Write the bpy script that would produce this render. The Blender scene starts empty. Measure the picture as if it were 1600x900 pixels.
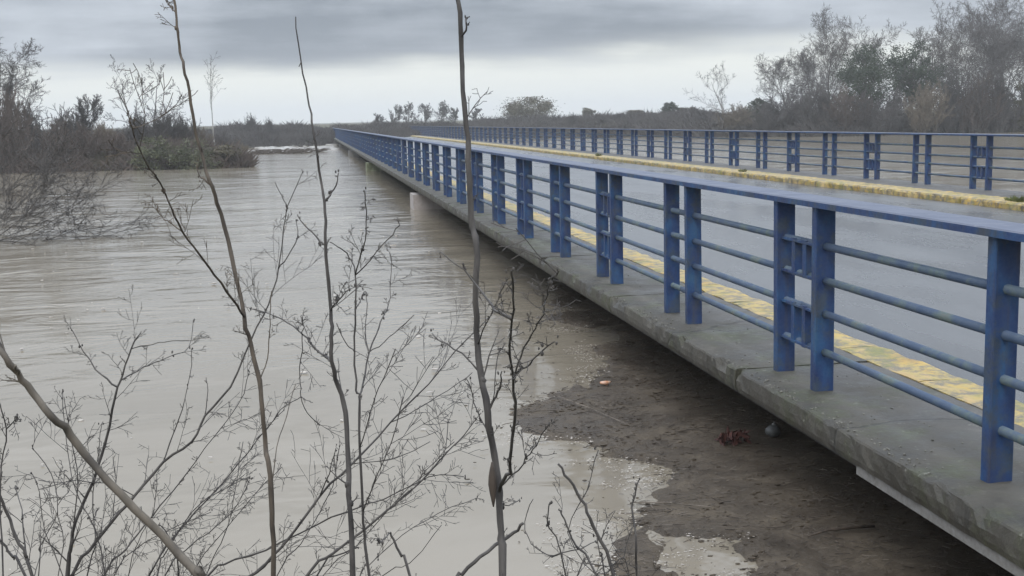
import bpy, math, random
from mathutils import Vector, Matrix, noise
random.seed(7)
R = math.radians
S = bpy.context.scene
col = S.collection

# ------------------------------------------------------------------ camera
F_PX, YAW, PITCH, ROLL, CAM_Z = 1854.77, .1639, .1407, -.0229, 2.1
fw = Vector((math.sin(YAW)*math.cos(PITCH), math.cos(YAW)*math.cos(PITCH), -math.sin(PITCH)))
rt = Vector((math.cos(YAW), -math.sin(YAW), 0)); up = rt.cross(fw)
CR = math.cos(ROLL)*rt + math.sin(ROLL)*up
CU = -math.sin(ROLL)*rt + math.cos(ROLL)*up
cd = bpy.data.cameras.new('camera'); cam = bpy.data.objects.new('camera', cd); col.objects.link(cam)
cam.matrix_world = Matrix(((CR.x, CU.x, -fw.x, 0), (CR.y, CU.y, -fw.y, 0), (CR.z, CU.z, -fw.z, CAM_Z), (0, 0, 0, 1)))
cd.sensor_width = 36; cd.lens = F_PX/1600*36; cd.clip_start = .05; cd.clip_end = 8000
S.camera = cam

# ------------------------------------------------------------------ world, sun, exposure
SUN_EL, SUN_ROT = 42, 205
W = bpy.data.worlds.new('World'); S.world = W; W.use_nodes = True
nt = W.node_tree; N = nt.nodes; L = nt.links; N.clear()
out = N.new('ShaderNodeOutputWorld'); bg = N.new('ShaderNodeBackground'); L.new(bg.outputs[0], out.inputs[0])
sky = N.new('ShaderNodeTexSky'); sky.sky_type = 'NISHITA'; sky.sun_disc = False
sky.sun_elevation = R(SUN_EL); sky.sun_rotation = R(SUN_ROT); sky.air_density = 1.5; sky.dust_density = 3
def wmath(op, a, b=None, c=None, clamp=False):
    n = N.new('ShaderNodeMath'); n.operation = op; n.use_clamp = clamp
    for i, v in enumerate((a, b, c)):
        if v is None: continue
        if isinstance(v, (int, float)): n.inputs[i].default_value = v
        else: L.new(v, n.inputs[i])
    return n.outputs[0]
def wnoise(vec, scale, detail, rough=.55):
    n = N.new('ShaderNodeTexNoise'); n.inputs['Scale'].default_value = scale; n.inputs['Detail'].default_value = detail
    n.inputs['Roughness'].default_value = rough; L.new(vec, n.inputs['Vector']); return n.outputs[0]
tc = N.new('ShaderNodeTexCoord'); sx = N.new('ShaderNodeSeparateXYZ'); L.new(tc.outputs['Generated'], sx.inputs[0])
zc = wmath('MAXIMUM', sx.outputs[2], 0.0)
den = wmath('ADD', zc, .09)
px = wmath('DIVIDE', sx.outputs[0], den); py = wmath('DIVIDE', sx.outputs[1], den)
cv = N.new('ShaderNodeCombineXYZ'); L.new(px, cv.inputs[0]); L.new(py, cv.inputs[1])
mp = N.new('ShaderNodeMapping'); mp.inputs['Scale'].default_value = (.55, .8, 1); mp.inputs['Location'].default_value = (3.1, 1.7, .3)
L.new(cv.outputs[0], mp.inputs[0])
n1 = wnoise(mp.outputs[0], .55, 4, .5); sv = N.new('ShaderNodeMapping'); sv.inputs['Scale'].default_value = (1, 1, 2.2); L.new(tc.outputs['Generated'], sv.inputs[0])
n3 = wnoise(sv.outputs[0], 9, 6, .55)
n2 = wmath('ADD', wmath('MULTIPLY', wnoise(mp.outputs[0], 1.6, 7, .55), .5), wmath('MULTIPLY', n3, .5))
# the edge of the cloud deck stands a few degrees above the horizon and wavers
edge = wmath('ADD', wmath('MULTIPLY', wmath('SUBTRACT', n1, .5), .05), wmath('MULTIPLY', wmath('SUBTRACT', n2, .5), .045))
el = wmath('ADD', zc, edge)
mr = N.new('ShaderNodeMapRange'); mr.interpolation_type = 'SMOOTHSTEP'; L.new(el, mr.inputs[0])
mr.inputs[1].default_value = .034; mr.inputs[2].default_value = .064
# one heavier cloud bank lies low over the far bank, thinner cloud round it
def bank(ax, az, rx, rz):
    u = wmath('DIVIDE', wmath('SUBTRACT', wmath('DIVIDE', sx.outputs[0], wmath('MAXIMUM', sx.outputs[1], .05)), ax), rx)
    v = wmath('DIVIDE', wmath('SUBTRACT', zc, az), rz)
    d = wmath('ADD', wmath('MULTIPLY', u, u), wmath('MULTIPLY', v, v))
    m_ = N.new('ShaderNodeMapRange'); m_.interpolation_type = 'SMOOTHSTEP'; L.new(wmath('ADD', d, wmath('MULTIPLY', wmath('SUBTRACT', n2, .5), 1.6)), m_.inputs[0])
    m_.inputs[1].default_value = .25; m_.inputs[2].default_value = 1.5; m_.inputs[3].default_value = 1; m_.inputs[4].default_value = 0; return m_.outputs[0]
bk = bank(.11, .068, .30, .034)
cf = wmath('SUBTRACT', wmath('ADD', wmath('MULTIPLY', n2, 1.25), -.06), wmath('MULTIPLY', bk, .38))
cr = N.new('ShaderNodeValToRGB'); L.new(cf, cr.inputs[0])
cr.color_ramp.elements[0].position = .18; cr.color_ramp.elements[0].color = (.128, .155, .20, 1)
cr.color_ramp.elements[1].position = .72; cr.color_ramp.elements[1].color = (.42, .46, .52, 1)
# thinner overcast towards the zenith (a plain overcast sky is brightest overhead)
zr = N.new('ShaderNodeMapRange'); zr.interpolation_type = 'SMOOTHSTEP'; L.new(zc, zr.inputs[0])
zr.inputs[1].default_value = .12; zr.inputs[2].default_value = .75; zr.inputs[3].default_value = 1.0; zr.inputs[4].default_value = 5.0
zm = N.new('ShaderNodeVectorMath'); zm.operation = 'SCALE'; L.new(cr.outputs[0], zm.inputs[0]); L.new(zr.outputs[0], zm.inputs['Scale'])
mx = N.new('ShaderNodeMix'); mx.data_type = 'RGBA'; L.new(mr.outputs[0], mx.inputs[0])
mx.inputs[6].default_value = (.70, .715, .66, 1); L.new(zm.outputs[0], mx.inputs[7])
sk = N.new('ShaderNodeVectorMath'); sk.operation = 'SCALE'; L.new(sky.outputs[0], sk.inputs[0]); sk.inputs['Scale'].default_value = .06
fx = N.new('ShaderNodeMix'); fx.data_type = 'RGBA'; fx.inputs[0].default_value = .92
L.new(sk.outputs[0], fx.inputs[6]); L.new(mx.outputs[2], fx.inputs[7]); L.new(fx.outputs[2], bg.inputs[0])
bg.inputs[1].default_value = 1.0
sd = bpy.data.lights.new('sun', 'SUN'); sd.energy = .9; sd.angle = R(25); sd.color = (1, .97, .93)
sun = bpy.data.objects.new('sun', sd); col.objects.link(sun)
sa = R(SUN_ROT)
sun.rotation_euler = Vector((math.sin(sa)*math.cos(R(SUN_EL)), math.cos(sa)*math.cos(R(SUN_EL)), math.sin(R(SUN_EL)))).to_track_quat('Z', 'Y').to_euler()
S.view_settings.view_transform = 'Standard'; S.view_settings.look = 'None'
S.view_settings.exposure = 0.5; S.view_settings.gamma = 1
S.cycles.max_bounces = 6; S.cycles.volume_bounces = 0

# ------------------------------------------------------------------ helpers
def at(px, py, Y):
    "world point seen at a photo pixel, Y metres down the bridge"
    d = fw + CR*((px-800)/F_PX) - CU*((py-450)/F_PX)
    p = d*(Y/d.y); p.z += CAM_Z; return p
def dist_at(px, py, D):
    "world point D metres along the view axis"
    p = (fw + CR*((px-800)/F_PX) - CU*((py-450)/F_PX))*D; p.z += CAM_Z; return p
def on_z(px, py, z):
    d = fw + CR*((px-800)/F_PX) - CU*((py-450)/F_PX)
    p = d*((z-CAM_Z)/d.z); p.z += CAM_Z; return p

class MB:
    def __init__(s): s.v = []; s.f = []
    def box(s, x0, x1, y0, y1, z0, z1):
        b = len(s.v)
        s.v += [(x0,y0,z0),(x1,y0,z0),(x1,y1,z0),(x0,y1,z0),(x0,y0,z1),(x1,y0,z1),(x1,y1,z1),(x0,y1,z1)]
        s.f += [tuple(b+i for i in q) for q in ((0,3,2,1),(4,5,6,7),(0,1,5,4),(1,2,6,5),(2,3,7,6),(3,0,4,7))]
    def tube(s, pts, rad, n=5, cap=True):
        pts = [Vector(p) for p in pts]; b = len(s.v); m = len(pts)
        t = (pts[1]-pts[0]).normalized(); a = t.orthogonal().normalized()
        for i, p in enumerate(pts):
            if i: 
                t = ((pts[i+1] if i < m-1 else p) - pts[i-1]).normalized()
                a = (a - t*a.dot(t))
                a = a.normalized() if a.length > 1e-6 else t.orthogonal().normalized()
            c = t.cross(a); r = rad[i] if isinstance(rad, (list, tuple)) else rad
            for k in range(n):
                w = 2*math.pi*k/n; q = p + a*(r*math.cos(w)) + c*(r*math.sin(w)); s.v.append((q.x, q.y, q.z))
        for i in range(m-1):
            for k in range(n):
                k2 = (k+1) % n; s.f.append((b+i*n+k, b+i*n+k2, b+(i+1)*n+k2, b+(i+1)*n+k))
        if cap:
            s.f.append(tuple(b+k for k in reversed(range(n)))); s.f.append(tuple(b+(m-1)*n+k for k in range(n)))
    def quad(s, c, u, v):
        b = len(s.v)
        for i, j in ((-1,-1),(1,-1),(1,1),(-1,1)):
            q = c+u*i+v*j; s.v.append((q.x, q.y, q.z))
        s.f.append((b,b+1,b+2,b+3))
    def lump(s, c, r, squash=(1,1,1), seed=0, rings=5, seg=8, rough=.25):
        b = len(s.v); c = Vector(c)
        for i in range(rings+1):
            th = math.pi*i/rings
            for k in range(seg):
                ph = 2*math.pi*k/seg
                d = Vector((math.sin(th)*math.cos(ph), math.sin(th)*math.sin(ph), math.cos(th)))
                q = r*(1+rough*noise.noise(d*1.7+Vector((seed*3.1, 0, 0))))
                s.v.append((c.x+d.x*q*squash[0], c.y+d.y*q*squash[1], c.z+d.z*q*squash[2]))
        for i in range(rings):
            for k in range(seg):
                k2 = (k+1) % seg; s.f.append((b+i*seg+k, b+(i+1)*seg+k, b+(i+1)*seg+k2, b+i*seg+k2))
    def mesh(s, name, m, smooth=False):
        me = bpy.data.meshes.new(name); me.from_pydata(s.v, [], s.f); me.update()
        if m: me.materials.append(m)
        if smooth: me.polygons.foreach_set('use_smooth', [True]*len(me.polygons))
        return me
def link(name, me, parent=None, loc=None):
    o = bpy.data.objects.new(name, me); col.objects.link(o)
    if parent: o.parent = parent
    if loc is not None: o.location = loc
    return o
def tag(o, label, cat, group=None):
    o['label'] = label; o['category'] = cat
    if group: o['group'] = group
    return o
def thing(name, label, cat, loc=(0,0,0), group=None):
    o = bpy.data.objects.new(name, None); col.objects.link(o); o.location = loc; o.empty_display_size = .2
    return tag(o, label, cat, group)
def smooth(x, a, b):
    t = min(1, max(0, (x-a)/(b-a))); return t*t*(3-2*t)

# ------------------------------------------------------------------ materials
def mat(name, build):
    m = bpy.data.materials.new(name); m.use_nodes = True
    t = m.node_tree; p = t.nodes['Principled BSDF']; build(m, t, p); return m
def nz(t, scale, detail=5, vec=None, rough=.55, coord='Object', stretch=None, dist=0):
    n = t.nodes.new('ShaderNodeTexNoise'); n.inputs['Scale'].default_value = scale; n.inputs['Detail'].default_value = detail
    n.inputs['Roughness'].default_value = rough; n.inputs['Distortion'].default_value = dist
    if vec is None:
        if coord == 'World': c = t.nodes.new('ShaderNodeNewGeometry').outputs['Position']
        else: c = t.nodes.new('ShaderNodeTexCoord').outputs[coord]
        if stretch:
            mp = t.nodes.new('ShaderNodeMapping'); mp.inputs['Scale'].default_value = stretch; t.links.new(c, mp.inputs[0]); c = mp.outputs[0]
        vec = c
    t.links.new(vec, n.inputs['Vector']); return n.outputs[0]
def ramp(t, fac, stops):
    r = t.nodes.new('ShaderNodeValToRGB'); t.links.new(fac, r.inputs[0]); e = r.color_ramp.elements
    while len(e) < len(stops): e.new(.5)
    for i, (p, c) in enumerate(stops): e[i].position = p; e[i].color = (c, c, c, 1) if isinstance(c, (int, float)) else (*c, 1)
    return r.outputs[0]
def mixc(t, fac, a, b, mode='MIX'):
    m = t.nodes.new('ShaderNodeMix'); m.data_type = 'RGBA'; m.blend_type = mode
    for i, v in ((0, fac), (6, a), (7, b)):
        if isinstance(v, (int, float)): m.inputs[i].default_value = v
        elif isinstance(v, tuple): m.inputs[i].default_value = (*v, 1)
        else: t.links.new(v, m.inputs[i])
    return m.outputs[2]
def bump(t, p, h, strength, dist, prev=None):
    b = t.nodes.new('ShaderNodeBump'); b.inputs['Strength'].default_value = strength; b.inputs['Distance'].default_value = dist
    t.links.new(h, b.inputs['Height'])
    if prev: t.links.new(prev, b.inputs['Normal'])
    t.links.new(b.outputs[0], p.inputs['Normal']); return b.outputs[0]
def setc(t, p, c, rough=.8):
    t.links.new(c, p.inputs['Base Color']) if not isinstance(c, tuple) else setattr(p.inputs['Base Color'], 'default_value', (*c, 1))
    if isinstance(rough, (int, float)): p.inputs['Roughness'].default_value = rough
    else: t.links.new(rough, p.inputs['Roughness'])

def b_paint(m, t, p):
    w = nz(t, 9, 6, coord='World', stretch=(1, 1, .5)); f = nz(t, 60, 4, coord='World')
    c = ramp(t, w, [(.3, (.009, .022, .075)), (.5, (.012, .038, .115)), (.62, (.016, .062, .15)), (.75, (.03, .085, .15))])
    d = ramp(t, nz(t, 6, 9, coord='World', rough=.75), [(.50, 0.0), (.60, .9)])
    c = mixc(t, d, c, (.035, .05, .07)); rust = ramp(t, nz(t, 13, 8, coord='World', rough=.75), [(.67, 0.0), (.72, 1.0)])
    c = mixc(t, rust, c, (.11, .055, .03))
    gr = ramp(t, nz(t, 26, 6, coord='World', stretch=(1, 1, .08), rough=.6), [(.52, 0.0), (.72, .55)]); c = mixc(t, gr, c, (.045, .038, .034))
    cp = ramp(t, nz(t, 38, 9, coord='World', rough=.8), [(.665, 0.0), (.69, .9)]); c = mixc(t, cp, c, (.16, .17, .18))
    setc(t, p, c, ramp(t, f, [(.3, .5), (.7, .8)])); bump(t, p, cp, .4, .001, bump(t, p, f, .25, .002))
def b_rail(m, t, p):
    w = nz(t, 7, 7, coord='World', rough=.7)
    c = ramp(t, w, [(.3, (.03, .055, .10)), (.48, (.045, .07, .115)), (.62, (.08, .11, .105)), (.75, (.12, .09, .075))])
    setc(t, p, c, .6); bump(t, p, nz(t, 70, 4, coord='World'), .3, .002)
def b_toprail(m, t, p):
    w = nz(t, 3, 7, coord='World', rough=.65)
    c = ramp(t, w, [(.3, (.045, .055, .088)), (.55, (.065, .076, .110)), (.75, (.10, .105, .13))])
    sp = ramp(t, nz(t, 25, 8, coord='World', rough=.7), [(.62, 0.0), (.70, 1.0)])
    c = mixc(t, sp, c, (.20, .20, .21))
    setc(t, p, c, ramp(t, nz(t, 6, 5, coord='World'), [(.3, .4), (.7, .65)])); bump(t, p, nz(t, 40, 5, coord='World'), .15, .002)
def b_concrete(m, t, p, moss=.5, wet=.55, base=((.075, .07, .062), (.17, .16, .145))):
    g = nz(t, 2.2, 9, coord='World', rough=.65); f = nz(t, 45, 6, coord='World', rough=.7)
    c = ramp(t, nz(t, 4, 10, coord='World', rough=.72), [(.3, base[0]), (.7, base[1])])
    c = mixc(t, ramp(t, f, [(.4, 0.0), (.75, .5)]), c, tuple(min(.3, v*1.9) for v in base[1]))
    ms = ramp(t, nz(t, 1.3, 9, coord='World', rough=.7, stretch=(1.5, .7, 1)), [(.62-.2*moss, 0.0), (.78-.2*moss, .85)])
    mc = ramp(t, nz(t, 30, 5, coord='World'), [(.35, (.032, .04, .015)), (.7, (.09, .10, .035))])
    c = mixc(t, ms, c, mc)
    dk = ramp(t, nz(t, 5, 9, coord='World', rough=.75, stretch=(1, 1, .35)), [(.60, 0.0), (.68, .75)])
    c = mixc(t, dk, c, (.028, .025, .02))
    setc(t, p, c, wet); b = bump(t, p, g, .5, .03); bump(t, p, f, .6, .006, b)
def b_edge(m, t, p):
    "footway slab: mossy dark concrete along the outer edge, greyer worn concrete where people walk, hairline cracks, drips down the face"
    g = nz(t, 3.5, 10, coord='World', rough=.72); f = nz(t, 45, 6, coord='World', rough=.7)
    edge = ramp(t, g, [(.3, (.022, .019, .013)), (.48, (.050, .044, .033)), (.60, (.072, .064, .050)), (.75, (.13, .118, .095))])
    walk = ramp(t, g, [(.3, (.040, .036, .031)), (.5, (.082, .075, .066)), (.7, (.150, .140, .124))])
    geo = t.nodes.new('ShaderNodeNewGeometry'); sp = t.nodes.new('ShaderNodeSeparateXYZ'); t.links.new(geo.outputs['Position'], sp.inputs[0])
    def mth(op, a, b_):
        n = t.nodes.new('ShaderNodeMath'); n.operation = op
        for i, v in enumerate((a, b_)):
            if isinstance(v, (int, float)): n.inputs[i].default_value = v
            else: t.links.new(v, n.inputs[i])
        return n.outputs[0]
    wob = mth('MULTIPLY', mth('SUBTRACT', nz(t, 1.6, 8, coord='World', rough=.68), .5), 1.5)
    mk = t.nodes.new('ShaderNodeMapRange'); t.links.new(mth('ADD', sp.outputs[0], wob), mk.inputs[0]); mk.inputs[1].default_value = 2.80; mk.inputs[2].default_value = 3.15
    c = mixc(t, mk.outputs[0], edge, walk)
    ms = ramp(t, nz(t, 2.0, 10, coord='World', rough=.75), [(.50, 0.0), (.64, .8)]); inv = t.nodes.new('ShaderNodeMapRange'); t.links.new(mth('ADD', sp.outputs[0], wob), inv.inputs[0])
    inv.inputs[1].default_value = 2.8; inv.inputs[2].default_value = 3.5; inv.inputs[3].default_value = 1; inv.inputs[4].default_value = .15
    c = mixc(t, mth('MULTIPLY', ms, inv.outputs[0]), c, ramp(t, f, [(.35, (.030, .036, .014)), (.7, (.085, .092, .038))]))
    drip = ramp(t, nz(t, 7, 8, coord='World', rough=.7, stretch=(1, 1, .10)), [(.54, 0.0), (.66, .8)]); up_ = t.nodes.new('ShaderNodeSeparateXYZ'); t.links.new(geo.outputs['Normal'], up_.inputs[0])
    side = t.nodes.new('ShaderNodeMapRange'); t.links.new(up_.outputs[2], side.inputs[0]); side.inputs[1].default_value = .3; side.inputs[2].default_value = .8; side.inputs[3].default_value = 1; side.inputs[4].default_value = 0
    c = mixc(t, mth('MULTIPLY', drip, side.outputs[0]), c, (.020, .018, .014))
    v = t.nodes.new('ShaderNodeTexVoronoi'); v.feature = 'DISTANCE_TO_EDGE'; v.inputs['Scale'].default_value = .5
    cc = t.nodes.new('ShaderNodeVectorMath'); cc.operation = 'ADD'; nn = t.nodes.new('ShaderNodeTexNoise'); nn.inputs['Scale'].default_value = 3; nn.inputs['Detail'].default_value = 6
    sc = t.nodes.new('ShaderNodeVectorMath'); sc.operation = 'SCALE'; sc.inputs['Scale'].default_value = .35; t.links.new(nn.outputs[1], sc.inputs[0])
    t.links.new(geo.outputs['Position'], nn.inputs['Vector']); t.links.new(geo.outputs['Position'], cc.inputs[0]); t.links.new(sc.outputs[0], cc.inputs[1]); t.links.new(cc.outputs[0], v.inputs['Vector'])
    ck = ramp(t, v.outputs['Distance'], [(.002, .25), (.008, 1.0)])
    c = mixc(t, ck, (.018, .016, .013), c)
    sp2 = ramp(t, nz(t, 16, 8, coord='World', rough=.8), [(.60, 0.0), (.66, .6)]); c = mixc(t, sp2, c, (.27, .25, .22))
    setc(t, p, c, ramp(t, g, [(.4, .5), (.6, .85)])); b = bump(t, p, g, .6, .03); b = bump(t, p, f, .7, .006, b); bump(t, p, ck, .6, .01, b)
def b_walk(m, t, p): b_concrete(m, t, p, .45, .42, ((.065, .062, .06), (.15, .142, .135)))
def b_pale(m, t, p): b_concrete(m, t, p, .15, .8, ((.27, .23, .205), (.42, .37, .335)))
def b_kerb(m, t, p):
    g = nz(t, 5, 8, coord='World', rough=.7, stretch=(1, .5, 1)); f = nz(t, 40, 6, coord='World')
    c = ramp(t, g, [(.3, (.27, .16, .045)), (.42, (.42, .27, .055)), (.52, (.36, .27, .085)), (.60, (.42, .28, .11)), (.72, (.38, .32, .07))])
    ch = ramp(t, nz(t, 8, 9, coord='World', rough=.8), [(.46, 0.0), (.56, .9)]); c = mixc(t, ch, c, (.13, .115, .09))
    ms = ramp(t, nz(t, 3, 8, coord='World', rough=.7), [(.52, 0.0), (.62, .8)]); c = mixc(t, ms, c, (.15, .15, .04))
    setc(t, p, c, .6); bump(t, p, f, .6, .01)
def b_road(m, t, p):
    g = nz(t, .7, 8, coord='World', rough=.6, stretch=(1, .3, 1)); f = nz(t, 120, 4, coord='World')
    c = ramp(t, g, [(.3, (.040, .040, .040)), (.7, (.082, .081, .080))])
    c = mixc(t, ramp(t, nz(t, 1.0, 5, coord='World', stretch=(1.2, .03, 1)), [(.45, 0.0), (.65, .6)]), c, (.028, .028, .029))
    c = mixc(t, ramp(t, f, [(.5, 0.0), (.7, .5)]), c, (.16, .155, .15))
    setc(t, p, c, ramp(t, g, [(.35, .20), (.68, .42)])); p.inputs['Specular IOR Level'].default_value = .7
    bump(t, p, f, .25, .004)
def b_water(m, t, p):
    a = nz(t, .16, 6, coord='World', stretch=(.7, 1.0, 1), dist=1.5)
    c = ramp(t, a, [(.3, (.180, .152, .112)), (.7, (.222, .190, .145))])
    fo = ramp(t, nz(t, 1.2, 10, coord='World', rough=.75, stretch=(.25, 1.3, 1), dist=.8), [(.66, 0.0), (.76, .30)])
    c = mixc(t, fo, c, (.46, .42, .37))
    setc(t, p, c, .09); p.inputs['IOR'].default_value = 1.33
    w0 = nz(t, .32, 3, coord='World', stretch=(.5, 1, 1), dist=.5)
    w1 = nz(t, 1.3, 4, coord='World', stretch=(.6, 1, 1), dist=1.1)
    w2 = nz(t, 7, 4, coord='World', stretch=(.6, 1, 1), dist=.4)
    w3 = nz(t, .55, 2, coord='World', stretch=(.8, 1, 1), dist=3.0)
    # calm tongues and broken water: ripples come and go
    k = ramp(t, nz(t, .11, 3, coord='World', dist=.5), [(.38, .25), (.62, 1.0)])
    def mul(x, y):
        n = t.nodes.new('ShaderNodeMath'); n.operation = 'MULTIPLY'; t.links.new(x, n.inputs[0]); t.links.new(y, n.inputs[1]); return n.outputs[0]
    g_ = t.nodes.new('ShaderNodeNewGeometry'); s_ = t.nodes.new('ShaderNodeSeparateXYZ'); t.links.new(g_.outputs['Position'], s_.inputs[0])
    r_ = t.nodes.new('ShaderNodeMapRange'); r_.inputs[1].default_value = 7; r_.inputs[2].default_value = 22; r_.inputs[3].default_value = .16; r_.inputs[4].default_value = 1.0
    t.links.new(s_.outputs[1], r_.inputs[0]); k = mul(k, r_.outputs[0])      # slack water by the bank, quick broken water in mid stream
    b = bump(t, p, mul(w0, r_.outputs[0]), .5, .25); b = bump(t, p, w3, .22, .07, b); b = bump(t, p, mul(w1, k), .62, .11, b); bump(t, p, mul(w2, k), .40, .012, b)
def b_ground(m, t, p):
    g = nz(t, .25, 9, coord='World', rough=.7); c = ramp(t, g, [(.3, (.055, .045, .032)), (.55, (.075, .07, .04)), (.75, (.10, .085, .06))])
    setc(t, p, c, .9); bump(t, p, nz(t, 3, 8, coord='World'), .8, .2)
def b_mat(m, t, p):
    g = nz(t, 2.5, 10, coord='World', rough=.75, dist=.5); f = nz(t, 40, 8, coord='World', rough=.75, stretch=(.5, 1, 1))
    c = ramp(t, g, [(.3, (.032, .022, .012)), (.46, (.058, .042, .026)), (.56, (.080, .060, .039)), (.70, (.14, .11, .075))])
    c = mixc(t, ramp(t, f, [(.52, 0.0), (.75, .6)]), c, (.16, .13, .10))
    setc(t, p, c, ramp(t, g, [(.4, .42), (.6, .8)])); p.inputs['Specular IOR Level'].default_value = .35; b = bump(t, p, g, .7, .04); bump(t, p, f, 1.0, .015, b)
def wood(c0, c1, sc=60, rough=.85):
    def b(m, t, p):
        g = nz(t, sc, 5, coord='World', stretch=(1, 1, .25)); setc(t, p, ramp(t, g, [(.35, c0), (.68, c1)]), rough); bump(t, p, g, .3, .001)
    return b
def flat(c0, c1, sc, rough=.8, per=True):
    def b(m, t, p):
        g = nz(t, sc, 4, coord='World'); c = ramp(t, g, [(.35, c0), (.65, c1)])
        setc(t, p, c, rough)
    return b
M = {k: mat(k, f) for k, f in dict(
    blue_paint=b_paint, weathered_rail=b_rail, top_rail=b_toprail, edge_concrete=b_edge, walk_concrete=b_walk,
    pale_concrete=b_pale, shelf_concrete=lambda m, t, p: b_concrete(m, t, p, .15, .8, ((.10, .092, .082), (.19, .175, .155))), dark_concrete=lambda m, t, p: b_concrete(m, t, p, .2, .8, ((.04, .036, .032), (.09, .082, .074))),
    green_concrete=lambda m, t, p: b_concrete(m, t, p, 1.1, .8, ((.16, .18, .09), (.26, .27, .15))),
    kerb_paint=b_kerb, wet_asphalt=b_road, muddy_water=b_water, bank_soil=b_ground, debris=b_mat,
    grey_bark=wood((.030, .026, .023), (.085, .075, .066)), brown_bark=wood((.04, .031, .023), (.11, .085, .06)),
    cane=wood((.055, .046, .036), (.15, .125, .095), 40), pale_bark=wood((.16, .15, .135), (.34, .32, .29), 3),
    far_bark=wood((.05, .045, .04), (.12, .105, .095), 3), twig_grey=flat((.05, .044, .041), (.092, .082, .076), .5),
    twig_red=flat((.062, .045, .036), (.10, .076, .062), .35), twig_tan=flat((.11, .085, .06), (.16, .13, .09), .35),
    olive_leaf=flat((.046, .050, .024), (.092, .096, .044), .8), pine_leaf=flat((.022, .033, .018), (.046, .060, .032), .9),
    brown_leaf=flat((.06, .052, .028), (.10, .085, .05), .8), grass_green=flat((.045, .06, .012), (.12, .13, .03), 30),
    dead_leaf=wood((.03, .022, .016), (.07, .05, .035)), rust_leaf=wood((.030, .008, .006), (.07, .022, .014)),
    straw=flat((.06, .048, .036), (.19, .155, .12), 9), plastic_grey=flat((.10, .10, .095), (.16, .16, .15), 20, .5),
    orange_bit=flat((.45, .20, .10), (.55, .38, .28), 30, .5), grit=flat((.05, .046, .036), (.19, .18, .15), 60)).items()}

# ------------------------------------------------------------------ terrain and water
def interp(x, pts):
    if x <= pts[0][0]: return pts[0][1]
    for (a, b), (c, d) in zip(pts, pts[1:]):
        if x <= c: return b+(d-b)*(x-a)/(c-a)
    return pts[-1][1]
FAR_SHORE = [(-400, 118), (-2, 116), (3, 127), (20, 138), (34, 120), (45, 98), (60, 101), (90, 96), (400, 90)]
def land(x, y):
    "metres inside land (positive) or out in the river (negative)"
    w = noise.noise(Vector((x*.13, y*.13, 0)))*2.2 + noise.noise(Vector((x*.4, y*.4, 3)))*.6
    far = y - interp(x, FAR_SHORE)
    isl = min(y-(62.5+.02*abs(x)), -3.3-x+ (y-62)*-.12, 100-y) if x > -30 else y-63
    near = 3.1 - y if x < 2.2 else 3.1-y
    return max(far+w, isl+w*.35, near*1.0)
def gz(x, y):
    d = land(x, y)
    if y < 6: return -1.1 + 1.65*smooth(d, -1.6, .9)
    z = -1.1 + 1.5*smooth(d, -3, 3) + .25*smooth(d, 2, 8)
    far = y - interp(x, FAR_SHORE)
    z += 1.35*smooth(far, 10, 30) + .25*noise.noise(Vector((x*.05, y*.05, 1)))*smooth(d, 0, 5)
    r = math.hypot(x, y); z += 2*smooth(r, 350, 1400)*(0.6+.5*noise.noise(Vector((x*.0022, y*.0022, 5))))
    return z
def axis(a, b, fine, lo, hi):
    out = [v for v in lo]; x = a
    while x <= b: out.append(x); x += fine
    return out + hi
xs = axis(-150, 190, 2.5, [-2000, -1300, -800, -500, -350, -250, -190], [210, 260, 340, 480, 700, 1100, 1600, 2200])
ys = axis(-14, 8, 1.1, [-300, -120, -50, -25], []) + axis(10, 210, 2.5, [], [230, 270, 330, 420, 550, 750, 1000, 1350, 1700, 2300])
m = MB(); nx = len(xs)
for y in ys:
    for x in xs: m.v.append((x, y, gz(x, y)))
for j in range(len(ys)-1):
    for i in range(nx-1): m.f.append((j*nx+i, j*nx+i+1, (j+1)*nx+i+1, (j+1)*nx+i))
g = link('ground', m.mesh('ground', M['bank_soil'], True)); g['kind'] = 'structure'
# river: real low swell near the camera, flat further out
m = MB(); wx = axis(-24, 40, .35, [-400, -150, -80, -50, -35], [50, 70, 110, 200, 400]); wy = axis(2, 45, .35, [-300, -60, -15], [48, 52, 58, 66, 80, 100, 130, 190, 330])
for y in wy:
    for x in wx:
        k = smooth(y, 46, 30)*smooth(abs(x-8), 30, 24) if 2 < y < 46 else 0
        m.v.append((x, y, k*(.016*noise.noise(Vector((x*.35, y*.9, 0)))+.010*noise.noise(Vector((x*1.1, y*1.7, 4))))))
nx = len(wx)
for j in range(len(wy)-1):
    for i in range(nx-1): m.f.append((j*nx+i, j*nx+i+1, (j+1)*nx+i+1, (j+1)*nx+i))
w = link('water', m.mesh('water', M['muddy_water'], True)); w['kind'] = 'structure'

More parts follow.
